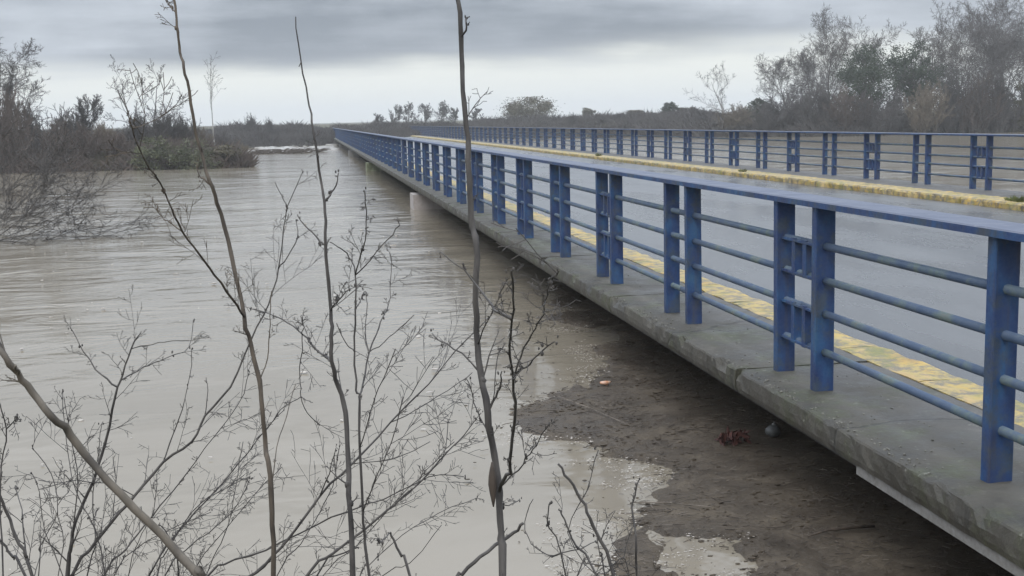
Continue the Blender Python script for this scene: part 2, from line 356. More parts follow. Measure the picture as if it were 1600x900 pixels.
# ------------------------------------------------------------------ bridge
DECK, SOFF, Y0, Y1 = .602, .470, -16.0, 196.0
XE, XK0, XK1, XF0, XF1, XE2 = 2.43, 3.272, 3.56, 11.03, 11.60, 12.72
ROADZ = DECK-.12
bridge = thing('bridge', 'long low concrete road bridge just above the flood water, with mossy edges', 'bridge', (XE, Y0, 0))
def bpart(name, me, loc=(0,0,0)): return link(name, me, bridge, Vector(loc)-Vector((XE, Y0, 0)))
me = MB(); me.box(XK1+.003, XF0-.003, Y0, Y1, SOFF+.02, ROADZ)
road = link('road', me.mesh('road', M['wet_asphalt'])); road['kind'] = 'structure'
SL = 3.05; JOINT = 6.62        # a slab joint lies here
ys0 = JOINT - SL*7
def worn_slab(seed, fine, x0, x1, outer):
    "edge beam and footway in one cast slab: profile swept along Y with chipped outer arris"
    m = MB(); ny = 60 if fine else 3; y1 = SL-.028
    if outer == -1:
        prof = [(x0+.01, SOFF), (x0, SOFF+.03), (x0-.004, SOFF+.07), (x0, DECK-.012), (x0+.006, DECK-.003), (x0+.03, DECK)] + \
               [(x0+.03+(x1-x0-.03)*(i/(14 if fine else 2))**1.5, DECK) for i in range(1, (15 if fine else 3))] + [(x1, SOFF)]
    else:
        prof = [(x0, SOFF), (x0, DECK)] + [(x1-.05, DECK), (x1-.014, DECK-.006), (x1, DECK-.035), (x1, SOFF)]
    for j in range(ny+1):
        y = y1*j/ny
        for (x, z) in prof:
            dz = dx = 0
            if fine:
                q = Vector((x, y, z))+Vector((seed*7.7, 0, 0))
                top = smooth(z, SOFF+.02, DECK)
                edge = math.exp(-((x-x0)/.055)**2)*top
                dz = .004*noise.noise(q*2.2)*top + .003*noise.noise(q*11)*top
                ch = max(0, noise.noise(q*7)+.5*noise.noise(q*19)-.10); dz -= .075*ch*edge; dx = .05*ch*edge + (.006*noise.noise(q*9)+.004*noise.noise(q*25))*(1 if x < x0+.06 else 0)
            m.v.append((x-x0+dx, y, z+dz-DECK))
    n = len(prof)
    for j in range(ny):
        for k in range(n-1): m.f.append((j*n+k, j*n+k+1, (j+1)*n+k+1, (j+1)*n+k))
        m.f.append((j*n+n-1, j*n, (j+1)*n, (j+1)*n+n-1))
    m.f.append(tuple(range(n-1, -1, -1))); m.f.append(tuple(ny*n+k for k in range(n)))
    return m.mesh('edge_slab', M['edge_concrete'])
coarse = worn_slab(99, False, XE, XK0, -1); farside = worn_slab(98, False, XF1, XE2, 1)
k = 0; y = ys0
while y < Y1-SL:
    if y > Y0:
        me = worn_slab(k, True, XE, XK0, -1) if 0 < y < 24 else coarse
        bpart('edge_slab', me, (XE, y, DECK)); bpart('edge_slab', farside, (XF1, y, DECK))
    y += SL; k += 1
# yellow kerb stones
def kerb(seed):
    m = MB(); ny = 8; prof = [(0, -.01), (0, .004), (.02, .008), (.14, .008), (.172, 0), (.178, -.03), (.178, -.18), (0, -.18)]
    for j in range(ny+1):
        yy = .992*j/ny
        for (x, z) in prof:
            q = Vector((x+seed*5.3, yy, z)); d = .012*noise.noise(q*6) + .006*noise.noise(q*17)
            m.v.append((x + d*(1 if x > .1 else 0), yy, z+d*(1 if z > -.1 else 0)))
    n = len(prof)
    for j in range(ny):
        for kk in range(n): m.f.append((j*n+kk, j*n+(kk+1) % n, (j+1)*n+(kk+1) % n, (j+1)*n+kk))
    m.f.append(tuple(range(n-1, -1, -1))); m.f.append(tuple(ny*n+kk for kk in range(n)))
    return m.mesh('kerb_stone', M['kerb_paint'])
kerbs = [kerb(s) for s in range(6)]
for side in (0, 1):
    for i in range(148):
        yy = 1.0*i - 2 + (4 if side else 0)
        o = bpart('kerb_stone', kerbs[(i*5+side) % 6], (3.27, yy, DECK) if side == 0 else (XF1-.003, yy+.992, DECK))
        if side: o.rotation_euler.z = math.pi; o.scale.x = (XF1-XF0-.01)/.178
        else: o.scale.x = (3.56-3.27)/.178
m = MB()
for x0 in (XK0, XF0):
    m.box(x0, x0+(.288 if x0 < 5 else .56), 150.2, Y1, DECK-.18, DECK+.006); m.box(x0, x0+(.288 if x0 < 5 else .56), Y0, -2.2, DECK-.18, DECK+.006)
o = bpart('kerb_run', m.mesh('kerb_run', M['kerb_paint'])); o['kind'] = 'stuff'
# soffit slab, and unseen girders added to darken the space under the deck
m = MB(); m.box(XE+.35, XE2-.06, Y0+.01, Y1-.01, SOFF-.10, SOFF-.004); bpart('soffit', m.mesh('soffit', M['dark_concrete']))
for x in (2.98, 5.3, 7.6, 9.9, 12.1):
    m = MB(); m.box(x, x+.35, Y0+.02, Y1-.02, .10, SOFF-.104); bpart('shade_girder', m.mesh('shade_girder', M['dark_concrete']))
# bearing shelf at the near abutment, pier caps
m = MB(); m.box(XE+.02, XE+.3, Y0+.03, 5.05, SOFF-.05, SOFF-.003); bpart('bearing_shelf', m.mesh('bearing_shelf', M['shelf_concrete']))
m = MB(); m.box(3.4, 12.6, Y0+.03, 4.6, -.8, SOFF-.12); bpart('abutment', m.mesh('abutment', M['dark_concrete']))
yy = 28.6; i = 0
while yy < 130:
    m = MB(); m.box(XE-.06, XE2-.05, 0, .95, -1.0, SOFF-.104)
    o = bpart('pier_cap', m.mesh('pier_cap', M[('pale_concrete', 'green_concrete', 'shelf_concrete', 'dark_concrete', 'dark_concrete')[i]]), (0, yy, 0)); yy += 24.2; i += 1

# ------------------------------------------------------------------ railings
PITCH_Y, GAP = 2.2152, .528
def bevel_box(m, x0, x1, y0, y1, z0, z1, b):
    i = len(m.v)
    for z in (z0, z1):
        m.v += [(x0+b,y0,z),(x1-b,y0,z),(x1,y0+b,z),(x1,y1-b,z),(x1-b,y1,z),(x0+b,y1,z),(x0,y1-b,z),(x0,y0+b,z)]
    for kk in range(8): m.f.append((i+kk, i+(kk+1) % 8, i+8+(kk+1) % 8, i+8+kk))
    m.f.append(tuple(i+kk for kk in reversed(range(8)))); m.f.append(tuple(i+8+kk for kk in range(8)))
m = MB(); bevel_box(m, -.055, .055, -.03, .03, 0, 1.0, .004)
post_me = m.mesh('post', M['blue_paint'])
m = MB(); m.box(-.075, .075, -.05, .05, 0, .008); plate_me = m.mesh('base_plate', M['blue_paint'])
m = MB(); m.tube([(0, 0, 0), (0, PITCH_Y-.004, 0)], .0215, 8); rail_me = m.mesh('rail', M['weathered_rail'], True)
RH = (.215, .425, .605, .790)
m = MB()
for z0, z1 in ((RH[2], RH[3]), (RH[0], RH[1])):
    for c in (-.075, .075): m.box(-.030, .030, c-.022, c+.022, z0-.012, z1+.012)
    m.box(-.034, .034, -GAP/2+.032, GAP/2-.032, z1-.006, z1+.006); m.box(-.034, .034, -GAP/2+.032, GAP/2-.032, z0-.006, z0+.006)
panel_me = m.mesh('infill_panel', M['blue_paint'])
def railing(name, label, X, yfirst, panel_par, inward):
    t = thing(name, label, 'railing', (X, Y0, DECK))
    ymods = []; i = math.ceil((-3.5-yfirst)/PITCH_Y)
    while yfirst+i*PITCH_Y < Y1-3: ymods.append((i, yfirst+i*PITCH_Y)); i += 1
    ya, yb = ymods[0][1]-GAP-.9, ymods[-1][1]+.9
    m = MB(); z0, z1 = 1.002, 1.038; n0 = len(m.v); pr = [(-.085+0, z0), (.125, z0), (.130, z0+.006), (.130, z1-.006), (.122, z1), (-.077, z1), (-.085, z1-.006)]
    seg = [ya + (yb-ya)*j/60 for j in range(61)]
    for yv in seg:
        for (x, z) in pr: m.v.append((x*inward, yv-Y0, z))
    n = len(pr)
    for j in range(60):
        for kk in range(n): m.f.append((j*n+kk, j*n+(kk+1) % n, (j+1)*n+(kk+1) % n, (j+1)*n+kk))
    m.f.append(tuple(range(n))); m.f.append(tuple(60*n+kk for kk in range(n)))
    me = m.mesh('top_rail', M['blue_paint']); me.materials.append(M['top_rail'])
    for p_ in me.polygons: p_.material_index = 1 if abs(p_.normal.z) > .5 and p_.center.z > 1.02 else 0
    link('top_rail', me, t)
    rest = MB(); nr = 0
    for j, (i, yv) in enumerate(ymods):
        for dy in (0, -GAP):
            o = link('post', post_me, t, (0, yv+dy-Y0, 0))
            o.rotation_euler = (R(random.uniform(-.4, .4)), R(random.uniform(-.4, .4)), R(random.uniform(-2, 2)))
        if (i % 2) == panel_par: link('infill_panel', panel_me, t, (0, yv-GAP/2-Y0, 0))
        for h in RH:
            if nr < 296: link('rail', rail_me, t, (0, yv-GAP/2-Y0, h)); nr += 1
            else: rest.tube([(0, yv-GAP/2-Y0, h), (0, yv-GAP/2-Y0+PITCH_Y-.004, h)], .021, 4)
    if rest.v: o = link('rail_run', rest.mesh('rail_run', M['weathered_rail']), t); o['kind'] = 'stuff'
railing('railing', 'nearest blue steel railing, with broad top rail, along the river side edge of the bridge', 2.69, 4.29, 1, 1)
railing('railing', 'blue steel railing on the far side of the road, beyond the yellow kerb', 12.38, 20.87, 0, -1)

# ------------------------------------------------------------------ rubble, moss and weeds on the deck
m = MB(); rnd = random.Random(5)
for _ in range(900):
    y = 3.0 + 12*rnd.random()**1.6; x = XE+.02+abs(rnd.gauss(0, .035)) if rnd.random() < .65 else rnd.uniform(XE+.03, XK0-.02)
    if noise.noise(Vector((x*3, y*1.1, 9))) < -.12: continue
    r = rnd.uniform(.002, .008); m.lump((x, y, DECK+r*.2), r, (1, 1.4, .7), rnd.random()*90, 3, 5, .5)
o = link('deck_grit', m.mesh('deck_grit', M['grit'])); o['kind'] = 'stuff'; tag(o, 'fine grit and moss crumbs scattered along the mossy concrete edge of the bridge', 'grit')
def tuft(name, label, loc, r, h, n, seed):
    rr = random.Random(seed); m = MB()
    for _ in range(n):
        a = rr.random()*6.28; d = r*rr.random()**.7; b = Vector((d*math.cos(a)*.7, d*math.sin(a)*1.6, 0)); hh = h*rr.uniform(.4, 1)*(1-.5*d/r)
        tip = b+Vector((math.cos(a)*hh*.6, math.sin(a)*hh*.8, hh)); s = Vector((-math.sin(a), math.cos(a), 0))*.006
        i = len(m.v); mid = (b+tip)/2+Vector((0, 0, hh*.12))
        for q in (b-s, b+s, mid+s*.7, tip, mid-s*.7): m.v.append(tuple(q))
        m.f.append((i, i+1, i+2, i+3, i+4))
    o = link(name, m.mesh(name, M['grass_green']), None, loc); return tag(o, label, 'weed')
tuft('weed_tuft', 'biggest green weed tuft growing on the far yellow kerb, at the right', (11.25, 17.6, DECK+.0), .20, .13, 260, 1)
tuft('weed_tuft', 'small dark weed tuft on the far yellow kerb, midway along it', (11.2, 30.0, DECK), .12, .13, 90, 2)
tuft('weed_tuft', 'tiny weed tuft on the far yellow kerb, leftmost of the three', (11.2, 46, DECK), .16, .18, 90, 3)

# ------------------------------------------------------------------ floating debris
poly = [on_z(x, y, 0) for x, y in ((835,497),(925,512),(960,508),(935,545),(925,585),(870,612),(812,640),(818,690),(905,704),(1000,722),(1030,745),(1012,785),(955,815),(935,850),(950,905),(950,990),(1300,1000),(1700,1000))] + [Vector((3.6, 2.4, 0)), Vector((4.2, 9, 0)), Vector((3.9, 14.5, 0)), Vector((2.9, 14.5, 0)), Vector((2.6, 12.6, 0))]
def pdist(x, y):
    ins = False; dm = 1e9; n = len(poly)
    for i in range(n):
        a, b = poly[i], poly[(i+1) % n]
        if (a.y > y) != (b.y > y) and x < (b.x-a.x)*(y-a.y)/(b.y-a.y)+a.x: ins = not ins
        ex, ey = b.x-a.x, b.y-a.y; tt = max(0, min(1, ((x-a.x)*ex+(y-a.y)*ey)/(ex*ex+ey*ey+1e-9)))
        dm = min(dm, math.hypot(x-a.x-ex*tt, y-a.y-ey*tt))
    return dm if ins else -dm
holes = [(on_z(1085, 872, 0), .17), (on_z(980, 600, 0), .0)]
def matd(x, y):
    d = pdist(x, y) + .20*noise.noise(Vector((x*1.1, y*1.7, 0))) + .12*noise.noise(Vector((x*4, y*5, 2))) + .09*noise.noise(Vector((x*11, y*11, 8)))
    d -= .75*max(0, noise.noise(Vector((x*1.1, y*.9, 11)))-.28)*(1 if x < 2.1 else 0)
    for c, r in holes: d = min(d, math.hypot(x-c.x, (y-c.y)*.7)-r+.22*noise.noise(Vector((x*3, y*3, 7)))+.12*noise.noise(Vector((x*9, y*9, 7)))) if r else d
    return d
x0, x1, y0, y1 = min(p.x for p in poly)-.3, 4.4, 2.2, max(p.y for p in poly)+.3
st = .05; nx, ny = int((x1-x0)/st)+1, int((y1-y0)/st)+1; m = MB(); dd = {}
for j in range(ny):
    for i in range(nx):
        x, y = x0+i*st, y0+j*st; d = matd(x, y); dd[(i, j)] = d; q = Vector((x, y, 0))
        h = -.035 + .056*smooth(d, -.05, .12) + (.010*noise.noise(q*3.1)+.008*noise.noise(q*9)+.005*noise.noise(q*21))*smooth(d, -.02, .1)
        m.v.append((x, y, h))
for j in range(ny-1):
    for i in range(nx-1):
        if max(dd[(i, j)], dd[(i+1, j)], dd[(i, j+1)], dd[(i+1, j+1)]) > -.12: m.f.append((j*nx+i, j*nx+i+1, (j+1)*nx+i+1, (j+1)*nx+i))
o = link('debris_raft', m.mesh('debris_raft', M['debris'], True)); o['kind'] = 'stuff'; tag(o, 'brown raft of floating silt and plant litter caught against the bridge', 'debris')
def scatter(n, mats, rmin, rmax, lmin, lmax, seed, name, label):
    rr = random.Random(seed); m = MB(); c = 0
    while c < n:
        x, y = rr.uniform(x0, 3.2), y0 + (y1-y0)*rr.random()**1.5
        d = matd(x, y)
        if d < -.03 and rr.random() > .16*math.exp(d*4): continue
        if d < -.9 or noise.noise(Vector((x*1.6, y*1.4, seed))) < rr.uniform(-.5, .15): continue
        a = rr.gauss(.5, .9); l = rr.uniform(lmin, lmax)*rr.random(); v = Vector((math.cos(a), math.sin(a), rr.gauss(0, .04)))*l*.5
        z = (.026 if d > .05 else .004)+rr.random()*.008; c0 = Vector((x, y, z)); k = Vector((rr.gauss(0, l*.08), rr.gauss(0, l*.08), 0))
        m.tube([c0-v, c0+k, c0+v], rr.uniform(rmin, rmax), 3, False); c += 1
    o = link(name, m.mesh(name, mats)); o['kind'] = 'stuff'; tag(o, label, 'debris')
scatter(3600, M['straw'], .0006, .0016, .01, .10, 11, 'straw_litter', 'pale straw and reed bits floating on the debris raft by the bridge')
scatter(2600, M['dead_leaf'], .0008, .0026, .01, .12, 12, 'twig_litter', 'dark twigs and bark floating on the debris raft by the bridge')
m = MB(); rr = random.Random(41); c = 0
while c < 5200:
    x, y = rr.uniform(x0-.4, 3.2), y0+(y1-y0)*rr.random()**1.5; d = matd(x, y)
    if (d < .02 and rr.random() > .55*math.exp(d*5)) or d < -.8 or noise.noise(Vector((x*1.8, y*1.5, 31))) < rr.uniform(-.4, .2): continue
    m.lump((x, y, .022 if d > .05 else .008), .0015+(.012 if d > 0 else .007)*rr.random()**3, (rr.uniform(1, 2.2), 1, .5), c, 3, 6, .7); c += 1
o = link('clods', m.mesh('clods', M['debris'])); o['kind'] = 'stuff'; tag(o, 'small clods, bark and seed heads lying on the brown debris raft', 'debris')
# foam along the edge of the raft
m = MB(); rr = random.Random(3); c = 0
while c < 3600:
    x, y = rr.uniform(x0-.1, 3), rr.uniform(3.5, 12); d = matd(x, y)
    if not -.30 < d < .10 or noise.noise(Vector((x*2.0, y*3.0, 5))) < .10: continue
    r = .001+.0045*rr.random()**3; m.lump((x, y, .010+.014*smooth(d, -.1, .1)), r, (rr.uniform(1, 2.6), 1, .4), c, 3, 5, .5); c += 1
foam = mat('foam', flat((.30, .26, .22), (.50, .45, .39), 12, .6))
o = link('foam', m.mesh('foam', foam)); o['kind'] = 'stuff'; tag(o, 'pale foam scum along the ragged edge of the floating debris', 'foam')
rr = random.Random(19); m = MB(); foam2 = mat('foam_white', flat((.17, .155, .135), (.34, .32, .29), 1.5, .5)); c = 0
while c < 420:
    Y = rr.uniform(92, 122); px_ = rr.uniform(385, 540); q = at(px_, 230, Y); 
    if land(q.x, Y) > -.2 or abs(q.x-2.4) < .3 or q.x > 2.2 or noise.noise(Vector((q.x*.25, Y*.16, 3))) < .02: continue
    m.lump((q.x, Y, .0), rr.uniform(.08, .24), (rr.uniform(1.2, 3.5), .8, rr.uniform(.25, .7)), c, 4, 7, .6); c += 1
m2_ = MB(); c = 0
while c < 160:
    Y = rr.uniform(88, 98); q = at(rr.uniform(380, 500), 230, Y)
    if q.x > 1.6 or noise.noise(Vector((q.x*.2, Y*.1, 13))) < -.05: continue
    v = Vector((rr.uniform(.3, 1.1), rr.gauss(0, .2), rr.uniform(.0, .22))); m2_.tube([(q.x, Y, .0), (q.x+v.x*.5, Y+v.y, .05+v.z*.8), (q.x+v.x, Y+v.y, v.z)], [.03, .04, .015], 4); c += 1
o = link('snags', m2_.mesh('snags', M['dead_leaf'])); o['kind'] = 'stuff'; tag(o, 'low dark line of drowned branches in the back channel left of the far bridge end', 'branches')
o = link('whitewater', m.mesh('whitewater', foam2, True)); o['kind'] = 'stuff'; tag(o, 'pale broken water tumbling over in the back channel beside the far end of the bridge', 'whitewater')
rr = random.Random(23); m = MB()
for c in range(420):
    x, y = rr.uniform(-5, 2.0), rr.uniform(4.6, 26)
    if noise.noise(Vector((x*.5, y*.35, 21))) < .05 and rr.random() < .8: continue
    m.lump((x, y, .012), .003+.010*rr.random()**3*(1+y*.05), (rr.uniform(1, 3), 1, .4), c, 3, 5, .6)
o = link('foam_flecks', m.mesh('foam_flecks', foam)); o['kind'] = 'stuff'; tag(o, 'small foam flecks and specks drifting on the open muddy water', 'foam')
# single floating items
p = on_z(1145, 690, .03); rr = random.Random(8); lc = thing('leaf_clump', 'dark red-brown clump of wet leaves lying on the floating debris', 'leaves', p)
m = MB(); m.v = [(-.028, 0, .006), (-.010, .013, 0), (.014, .010, 0), (.030, 0, .010), (.014, -.010, 0), (-.010, -.013, 0)]; m.f = [(0, 1, 2, 3), (0, 3, 4, 5)]; leaf_me = m.mesh('leaf', M['rust_leaf'])
for i in range(28):
    o = link('leaf', leaf_me, lc, (rr.gauss(0, .045), rr.gauss(0, .03), rr.uniform(.005, .05))); o.rotation_euler = (rr.gauss(0, .7), rr.gauss(0, .7), rr.random()*6.28)
    k = rr.uniform(1.2, 2.1); o.scale = (k, k, k)
p = on_z(1208, 678, .04); m = MB(); m.lump((0, 0, .02), .045, (1.15, 1, .9), 4, 10, 14, .08); m.tube([(.0, 0, .055), (.012, 0, .075)], [.014, .012], 8)
tag(link('plastic_float', m.mesh('plastic_float', M['plastic_grey'], True), None, p), 'dull grey rounded plastic float bobbing in the shadow under the bridge edge', 'litter')
a, b = on_z(1262, 838, .035), on_z(1366, 822, .035); m = MB(); mid = (a+b)/2
m.tube([a-mid, (a-mid)*.4+Vector((0, .01, .012)), (b-mid)*.3+Vector((0, .005, .01)), b-mid], [.004, .007, .009, .008], 6)
m.tube([(a-mid)*.4+Vector((0, .01, .01)), (a-mid)*.6+Vector((.01, .05, .02))], [.004, .002], 5)
tag(link('driftwood_stick', m.mesh('driftwood_stick', M['dead_leaf'], True), None, mid), 'dark bent driftwood stick lying on the debris near the bridge abutment', 'stick')
p = on_z(946, 600, .03); m = MB(); m.lump((0, 0, .01), .028, (1.4, .8, .6), 9, 6, 9, .5)
tag(link('litter_scrap', m.mesh('litter_scrap', M['orange_bit'], True), None, p), 'small orange and white scrap of litter at the edge of the debris', 'litter')
for (qx, qy, ex, ey, lab) in ((868, 618, 985, 665, 'longest pale reed stalk floating on the upper part of the debris'), (985, 785, 1110, 792, 'pale reed stalk floating at the lower left edge of the debris'), (800, 497, 930, 515, 'pale stalk floating past the tip of the debris tongue')):
    a, b = on_z(qx, qy, .04), on_z(ex, ey, .04); mid = (a+b)/2; m = MB(); m.tube([a-mid, (a-mid)*.1+Vector((.01, .03, 0)), b-mid], [.003, .004, .002], 5)
    tag(link('reed_stalk', m.mesh('reed_stalk', M['straw']), None, mid), lab, 'reed', 'reed stalks floating on the debris')

# ------------------------------------------------------------------ woody plants
def rot_dir(d, ang, rr):
    ax = d.orthogonal().normalized(); ax = Matrix.Rotation(rr.random()*6.2832, 3, d) @ ax
    return (Matrix.Rotation(ang, 3, ax) @ d).normalized()
def grow(mb_list, p, d, length, r, lvl, rr, spec):
    "recursive branch: mb_list[min(lvl, 1)] takes trunk and limbs, then crown twigs"
    seg = spec['seg'][lvl]; pts = [p.copy()]; rad = [r]; step = length/seg; dd = d.copy()
    for i in range(seg):
        dd = (dd + Vector((rr.gauss(0, 1), rr.gauss(0, 1), rr.gauss(0, 1)))*spec['wob'][lvl] + Vector((0, 0, spec['up'][lvl]))).normalized()
        pts.append(pts[-1]+dd*step); rad.append(max(spec['rmin'], r*(1-(i+1)/seg*spec['taper'][lvl])))
    mb_list[0 if lvl < spec['wood'] else 1].tube(pts, rad, spec['n'][lvl], False)
    if lvl+1 >= len(spec['seg']): return
    n = spec['kids'][lvl]; s0 = spec['start'][lvl]
    for k in range(n):
        f = s0 + (1-s0)*(k+rr.random())/n; fi = f*seg; i = min(seg-1, int(fi)); q = pts[i].lerp(pts[i+1], fi-i)
        base = (pts[i+1]-pts[i]).normalized(); nd = rot_dir(base, R(rr.uniform(*spec['ang'][lvl])), rr)
        grow(mb_list, q, nd, length*spec['ratio'][lvl]*rr.uniform(.65, 1.15)*(1.15-.55*f), max(spec['rmin'], rad[i]*spec['rr'][lvl]), lvl+1, rr, spec)
BARE = dict(seg=(8, 6, 5, 3, 2), wob=(.07, .13, .17, .2, .2), up=(.05, .10, .08, .03, .02), taper=(.8, .8, .8, .6, .3), rmin=.009,
            n=(7, 5, 4, 3, 3), wood=2, kids=(15, 10, 8, 6), start=(.2, .15, .12, .1), ang=((30, 58), (25, 55), (25, 60), (25, 60)), ratio=(.60, .57, .52, .5), rr=(.5, .5, .5, .5))
def tree_meshes(seed, h, r, bark, twig, spec, lean=(0, 0)):
    rr = random.Random(seed); mbs = [MB(), MB()]
    grow(mbs, Vector((0, 0, -.5)), Vector((lean[0], lean[1], 1)).normalized(), h*.88+.5, r, 0, rr, spec)
    zt = max(v[2] for mb in mbs for v in mb.v); k = h/zt      # to its height
    for mb in mbs: mb.v = [(a*k, b*k, c*k) for a, b, c in mb.v]
    return mbs[0].mesh('trunk', bark, True), mbs[1].mesh('crown', twig)
def gloc(px, Y):
    p = at(px, 200, Y); return Vector((p.x, Y, gz(p.x, Y)))
def htop(px, py, Y, g):
    return at(px, py, Y).z - g.z
def bare_tree(px, Y, top, r, label, seed, bark='far_bark', twig='twig_grey', lean=(0, 0), group=None, **kw):
    g = gloc(px, Y); h = htop(px, top, Y, g); sp = dict(BARE); sp.update(kw)
    t = thing('bare_tree', label, 'tree', g, group); a, b = tree_meshes(seed, h, r, M[bark], M[twig], sp, lean)
    link('trunk', a, t); link('crown', b, t); return t
def leafy(px, Y, top, wpx, label, seed, leaf, name='evergreen_tree', cat='tree', nclump=40, base=.25, group=None, nleaf=90, lw=.07, lean=0, zmin=.3):
    g = gloc(px, Y); h = htop(px, top, Y, g); rx = wpx*.5*Y/F_PX; rr = random.Random(seed)
    t = thing(name, label, cat, g, group); tk = MB(); cr = MB()
    topp = Vector((lean, 0, h*.8)); tk.tube([(0, 0, -.5), topp*.3+Vector((.1, 0, 0)), topp*.65, topp], [h*.022, h*.018, h*.012, h*.005], 6)
    for c in range(nclump):
        for _ in range(50):
            u = Vector((rr.uniform(-1, 1), rr.uniform(-1, 1), rr.uniform(-1, 1)))
            if .25 < u.length < 1: break
        c0 = Vector((lean*.7+u.x*rx*.85, u.y*rx*.85, h*(base+1)/2 + u.z*h*(1-base)/2*.88))
        if c % 2 == 0: tk.tube([topp*min(.9, max(.2, c0.z/h*.75)), (topp*.5+c0)*.5+Vector((0, 0, -.1)), c0], [h*.008, h*.005, h*.002], 4, False)
        cs = rx*rr.uniform(.16, .34)
        for _ in range(nleaf):
            v = Vector((rr.gauss(0, 1), rr.gauss(0, 1), rr.gauss(0, .7)))*cs*.55; q = c0+v
            if q.z > h: q.z = h-rr.random()*.2
            a = Vector((rr.gauss(0, 1), rr.gauss(0, 1), rr.gauss(0, .6))).normalized(); b = a.orthogonal().normalized(); b = Matrix.Rotation(rr.random()*6.28, 3, a) @ b
            cr.quad(q, a*lw*rr.uniform(.6, 1.4), b*lw*rr.uniform(.25, .6))
    link('trunk', tk.mesh('trunk', M['far_bark'], True), t); link('crown', cr.mesh('crown', M[leaf]), t); return t
SHR = dict(seg=(4, 4, 3, 2), wob=(.12, .16, .2, .22), up=(.06, .07, .04, .02), taper=(.7, .7, .6, .3), rmin=.0042, n=(4, 3, 3, 3), wood=1,
           kids=(8, 6, 5), start=(.15, .15, .15), ang=((18, 50), (20, 50), (20, 55)), ratio=(.6, .55, .5), rr=(.6, .6, .6))
def shrub_mesh(seed, twig, n=22):
    rr = random.Random(seed); mbs = [MB(), MB()]
    for _ in range(n):
        a = rr.random()*6.28; q = Vector((math.cos(a), math.sin(a), 0))*rr.random()*.35
        grow(mbs, q-Vector((0, 0, .12)), (Vector((0, 0, 1))+q*rr.uniform(.3, 1.5)).normalized(), rr.uniform(.55, .95), .010, 0, rr, SHR)
    s = 1/max(v[2] for mb in mbs for v in mb.v)
    for mb in mbs: mb.v = [(a*s, b*s, c*s) for a, b, c in mb.v]
    return mbs[0].mesh('stems', M['far_bark']), mbs[1].mesh('twigs', M[twig])
SHRM = {t: [shrub_mesh(40+i*3+k, t) for i in range(3)] for k, t in enumerate(('twig_grey', 'twig_red', 'twig_tan'))}
def shrub(px, Y, top, wpx, twig, label, group, i=0):
    g = gloc(px, Y); g.z = max(g.z, -.1); h = htop(px, top, Y, g); w = wpx*Y/F_PX*.62
    t = thing('bare_shrub', label, 'shrub', g, group); a, b = SHRM[twig][i % 3]
    for nm, me in (('stems', a), ('twigs', b)):
        o = link(nm, me, t); o.scale = (w, w, h); o.rotation_euler.z = i*1.3
    return t

# left bank: shrubs in front
GL = 'bare shrubs along the left bank'
LEFT = [(-30, 66, 80, 110, 'twig_grey', 'tall grey bare shrub cut by the left edge of the picture'),
        (12, 64, 128, 80, 'twig_red', 'reddish bare shrub in front of the tree at the left edge'),
        (48, 68, 150, 80, 'twig_grey', 'grey bare shrub second in from the left edge on the left bank'),
        (80, 64.5, 172, 70, 'twig_red', 'low red-brown shrub at the water, left of the broom-like tree'),
        (100, 70, 165, 70, 'twig_grey', 'grey shrub just left of the foot of the broom-like tree'),
        (130, 65, 185, 75, 'twig_red', 'reddest shrub at the water edge, right under the broom-like tree'),
        (160, 68, 186, 70, 'twig_tan', 'tan shrub between the broom-like tree and the forked tree clump'),
        (190, 65, 200, 70, 'twig_red', 'red-brown shrub at the water left of the olive green bushes'),
        (215, 70, 165, 80, 'twig_grey', 'grey thicket shrub at the foot of the forked bare trees'),
        (250, 71, 156, 85, 'twig_grey', 'densest grey shrub just right of the forked bare trees'),
        (282, 72, 172, 70, 'twig_grey', 'grey shrub right of the dense thicket, left of the lone Y-shaped tree'),
        (312, 74, 192, 60, 'twig_tan', 'low tan shrub left of the lone Y-shaped tree foot'),
        (345, 74, 200, 60, 'twig_grey', 'low grey shrub under the lone Y-shaped tree'),
        (372, 76, 214, 45, 'twig_tan', 'lowest tan shrub at the point where the left bank ends')]
for i, (x, Y, t_, w_, tw, lab) in enumerate(LEFT): shrub(x, Y, t_, w_, tw, lab, GL, i)
leafy(235, 62.6, 212, 70, 'left olive green bush at the water on the left bank', 21, 'olive_leaf', 'green_bush', 'bush', 30, 0, nleaf=95, lw=.045)
leafy(300, 62.3, 214, 95, 'middle and widest olive green bush at the water on the left bank', 22, 'olive_leaf', 'green_bush', 'bush', 34, 0, nleaf=95, lw=.045)
leafy(352, 62.8, 226, 60, 'right olive green bush near the tip of the left bank', 23, 'brown_leaf', 'green_bush', 'bush', 20, 0, nleaf=85, lw=.045)
# low bank growth: dry grass and brush, uncountable
def brush(name, label, spots, hmin, hmax, mt, seed, blade=.010):
    rr = random.Random(seed); m = MB()
    for (x, y) in spots:
        z = gz(x, y)
        if z < -.25: continue
        h = (hmin+(hmax-hmin)*rr.random()**1.4)*(.75+.9*max(-.4, noise.noise(Vector((x*.22, y*.22, seed))))); a = rr.random()*6.28
        for _ in range(3):
            a += 2.1; ln = rr.uniform(.2, 1.1); tip = Vector((x+math.cos(a)*h*ln, y+math.sin(a)*h*ln, z+h*rr.uniform(.3, 1))); b = Vector((x, y, z-.1)); s = Vector((-math.sin(a), math.cos(a), 0))*blade
            i = len(m.v); mid = (b+tip)/2+Vector((0, 0, h*.12))
            for q in (b-s, b+s, mid+s*.7, tip, mid-s*.7): m.v.append(tuple(q))
            m.f.append((i, i+1, i+2, i+3, i+4))
    o = link(name, m.mesh(name, mt)); o['kind'] = 'stuff'; return tag(o, label, 'undergrowth')
rr = random.Random(31)
sp = []
for _ in range(26000):
    px_ = rr.uniform(-120, 400); Y = 61+16*rr.random()**1.5; sp.append((at(px_, 220, Y).x, Y))
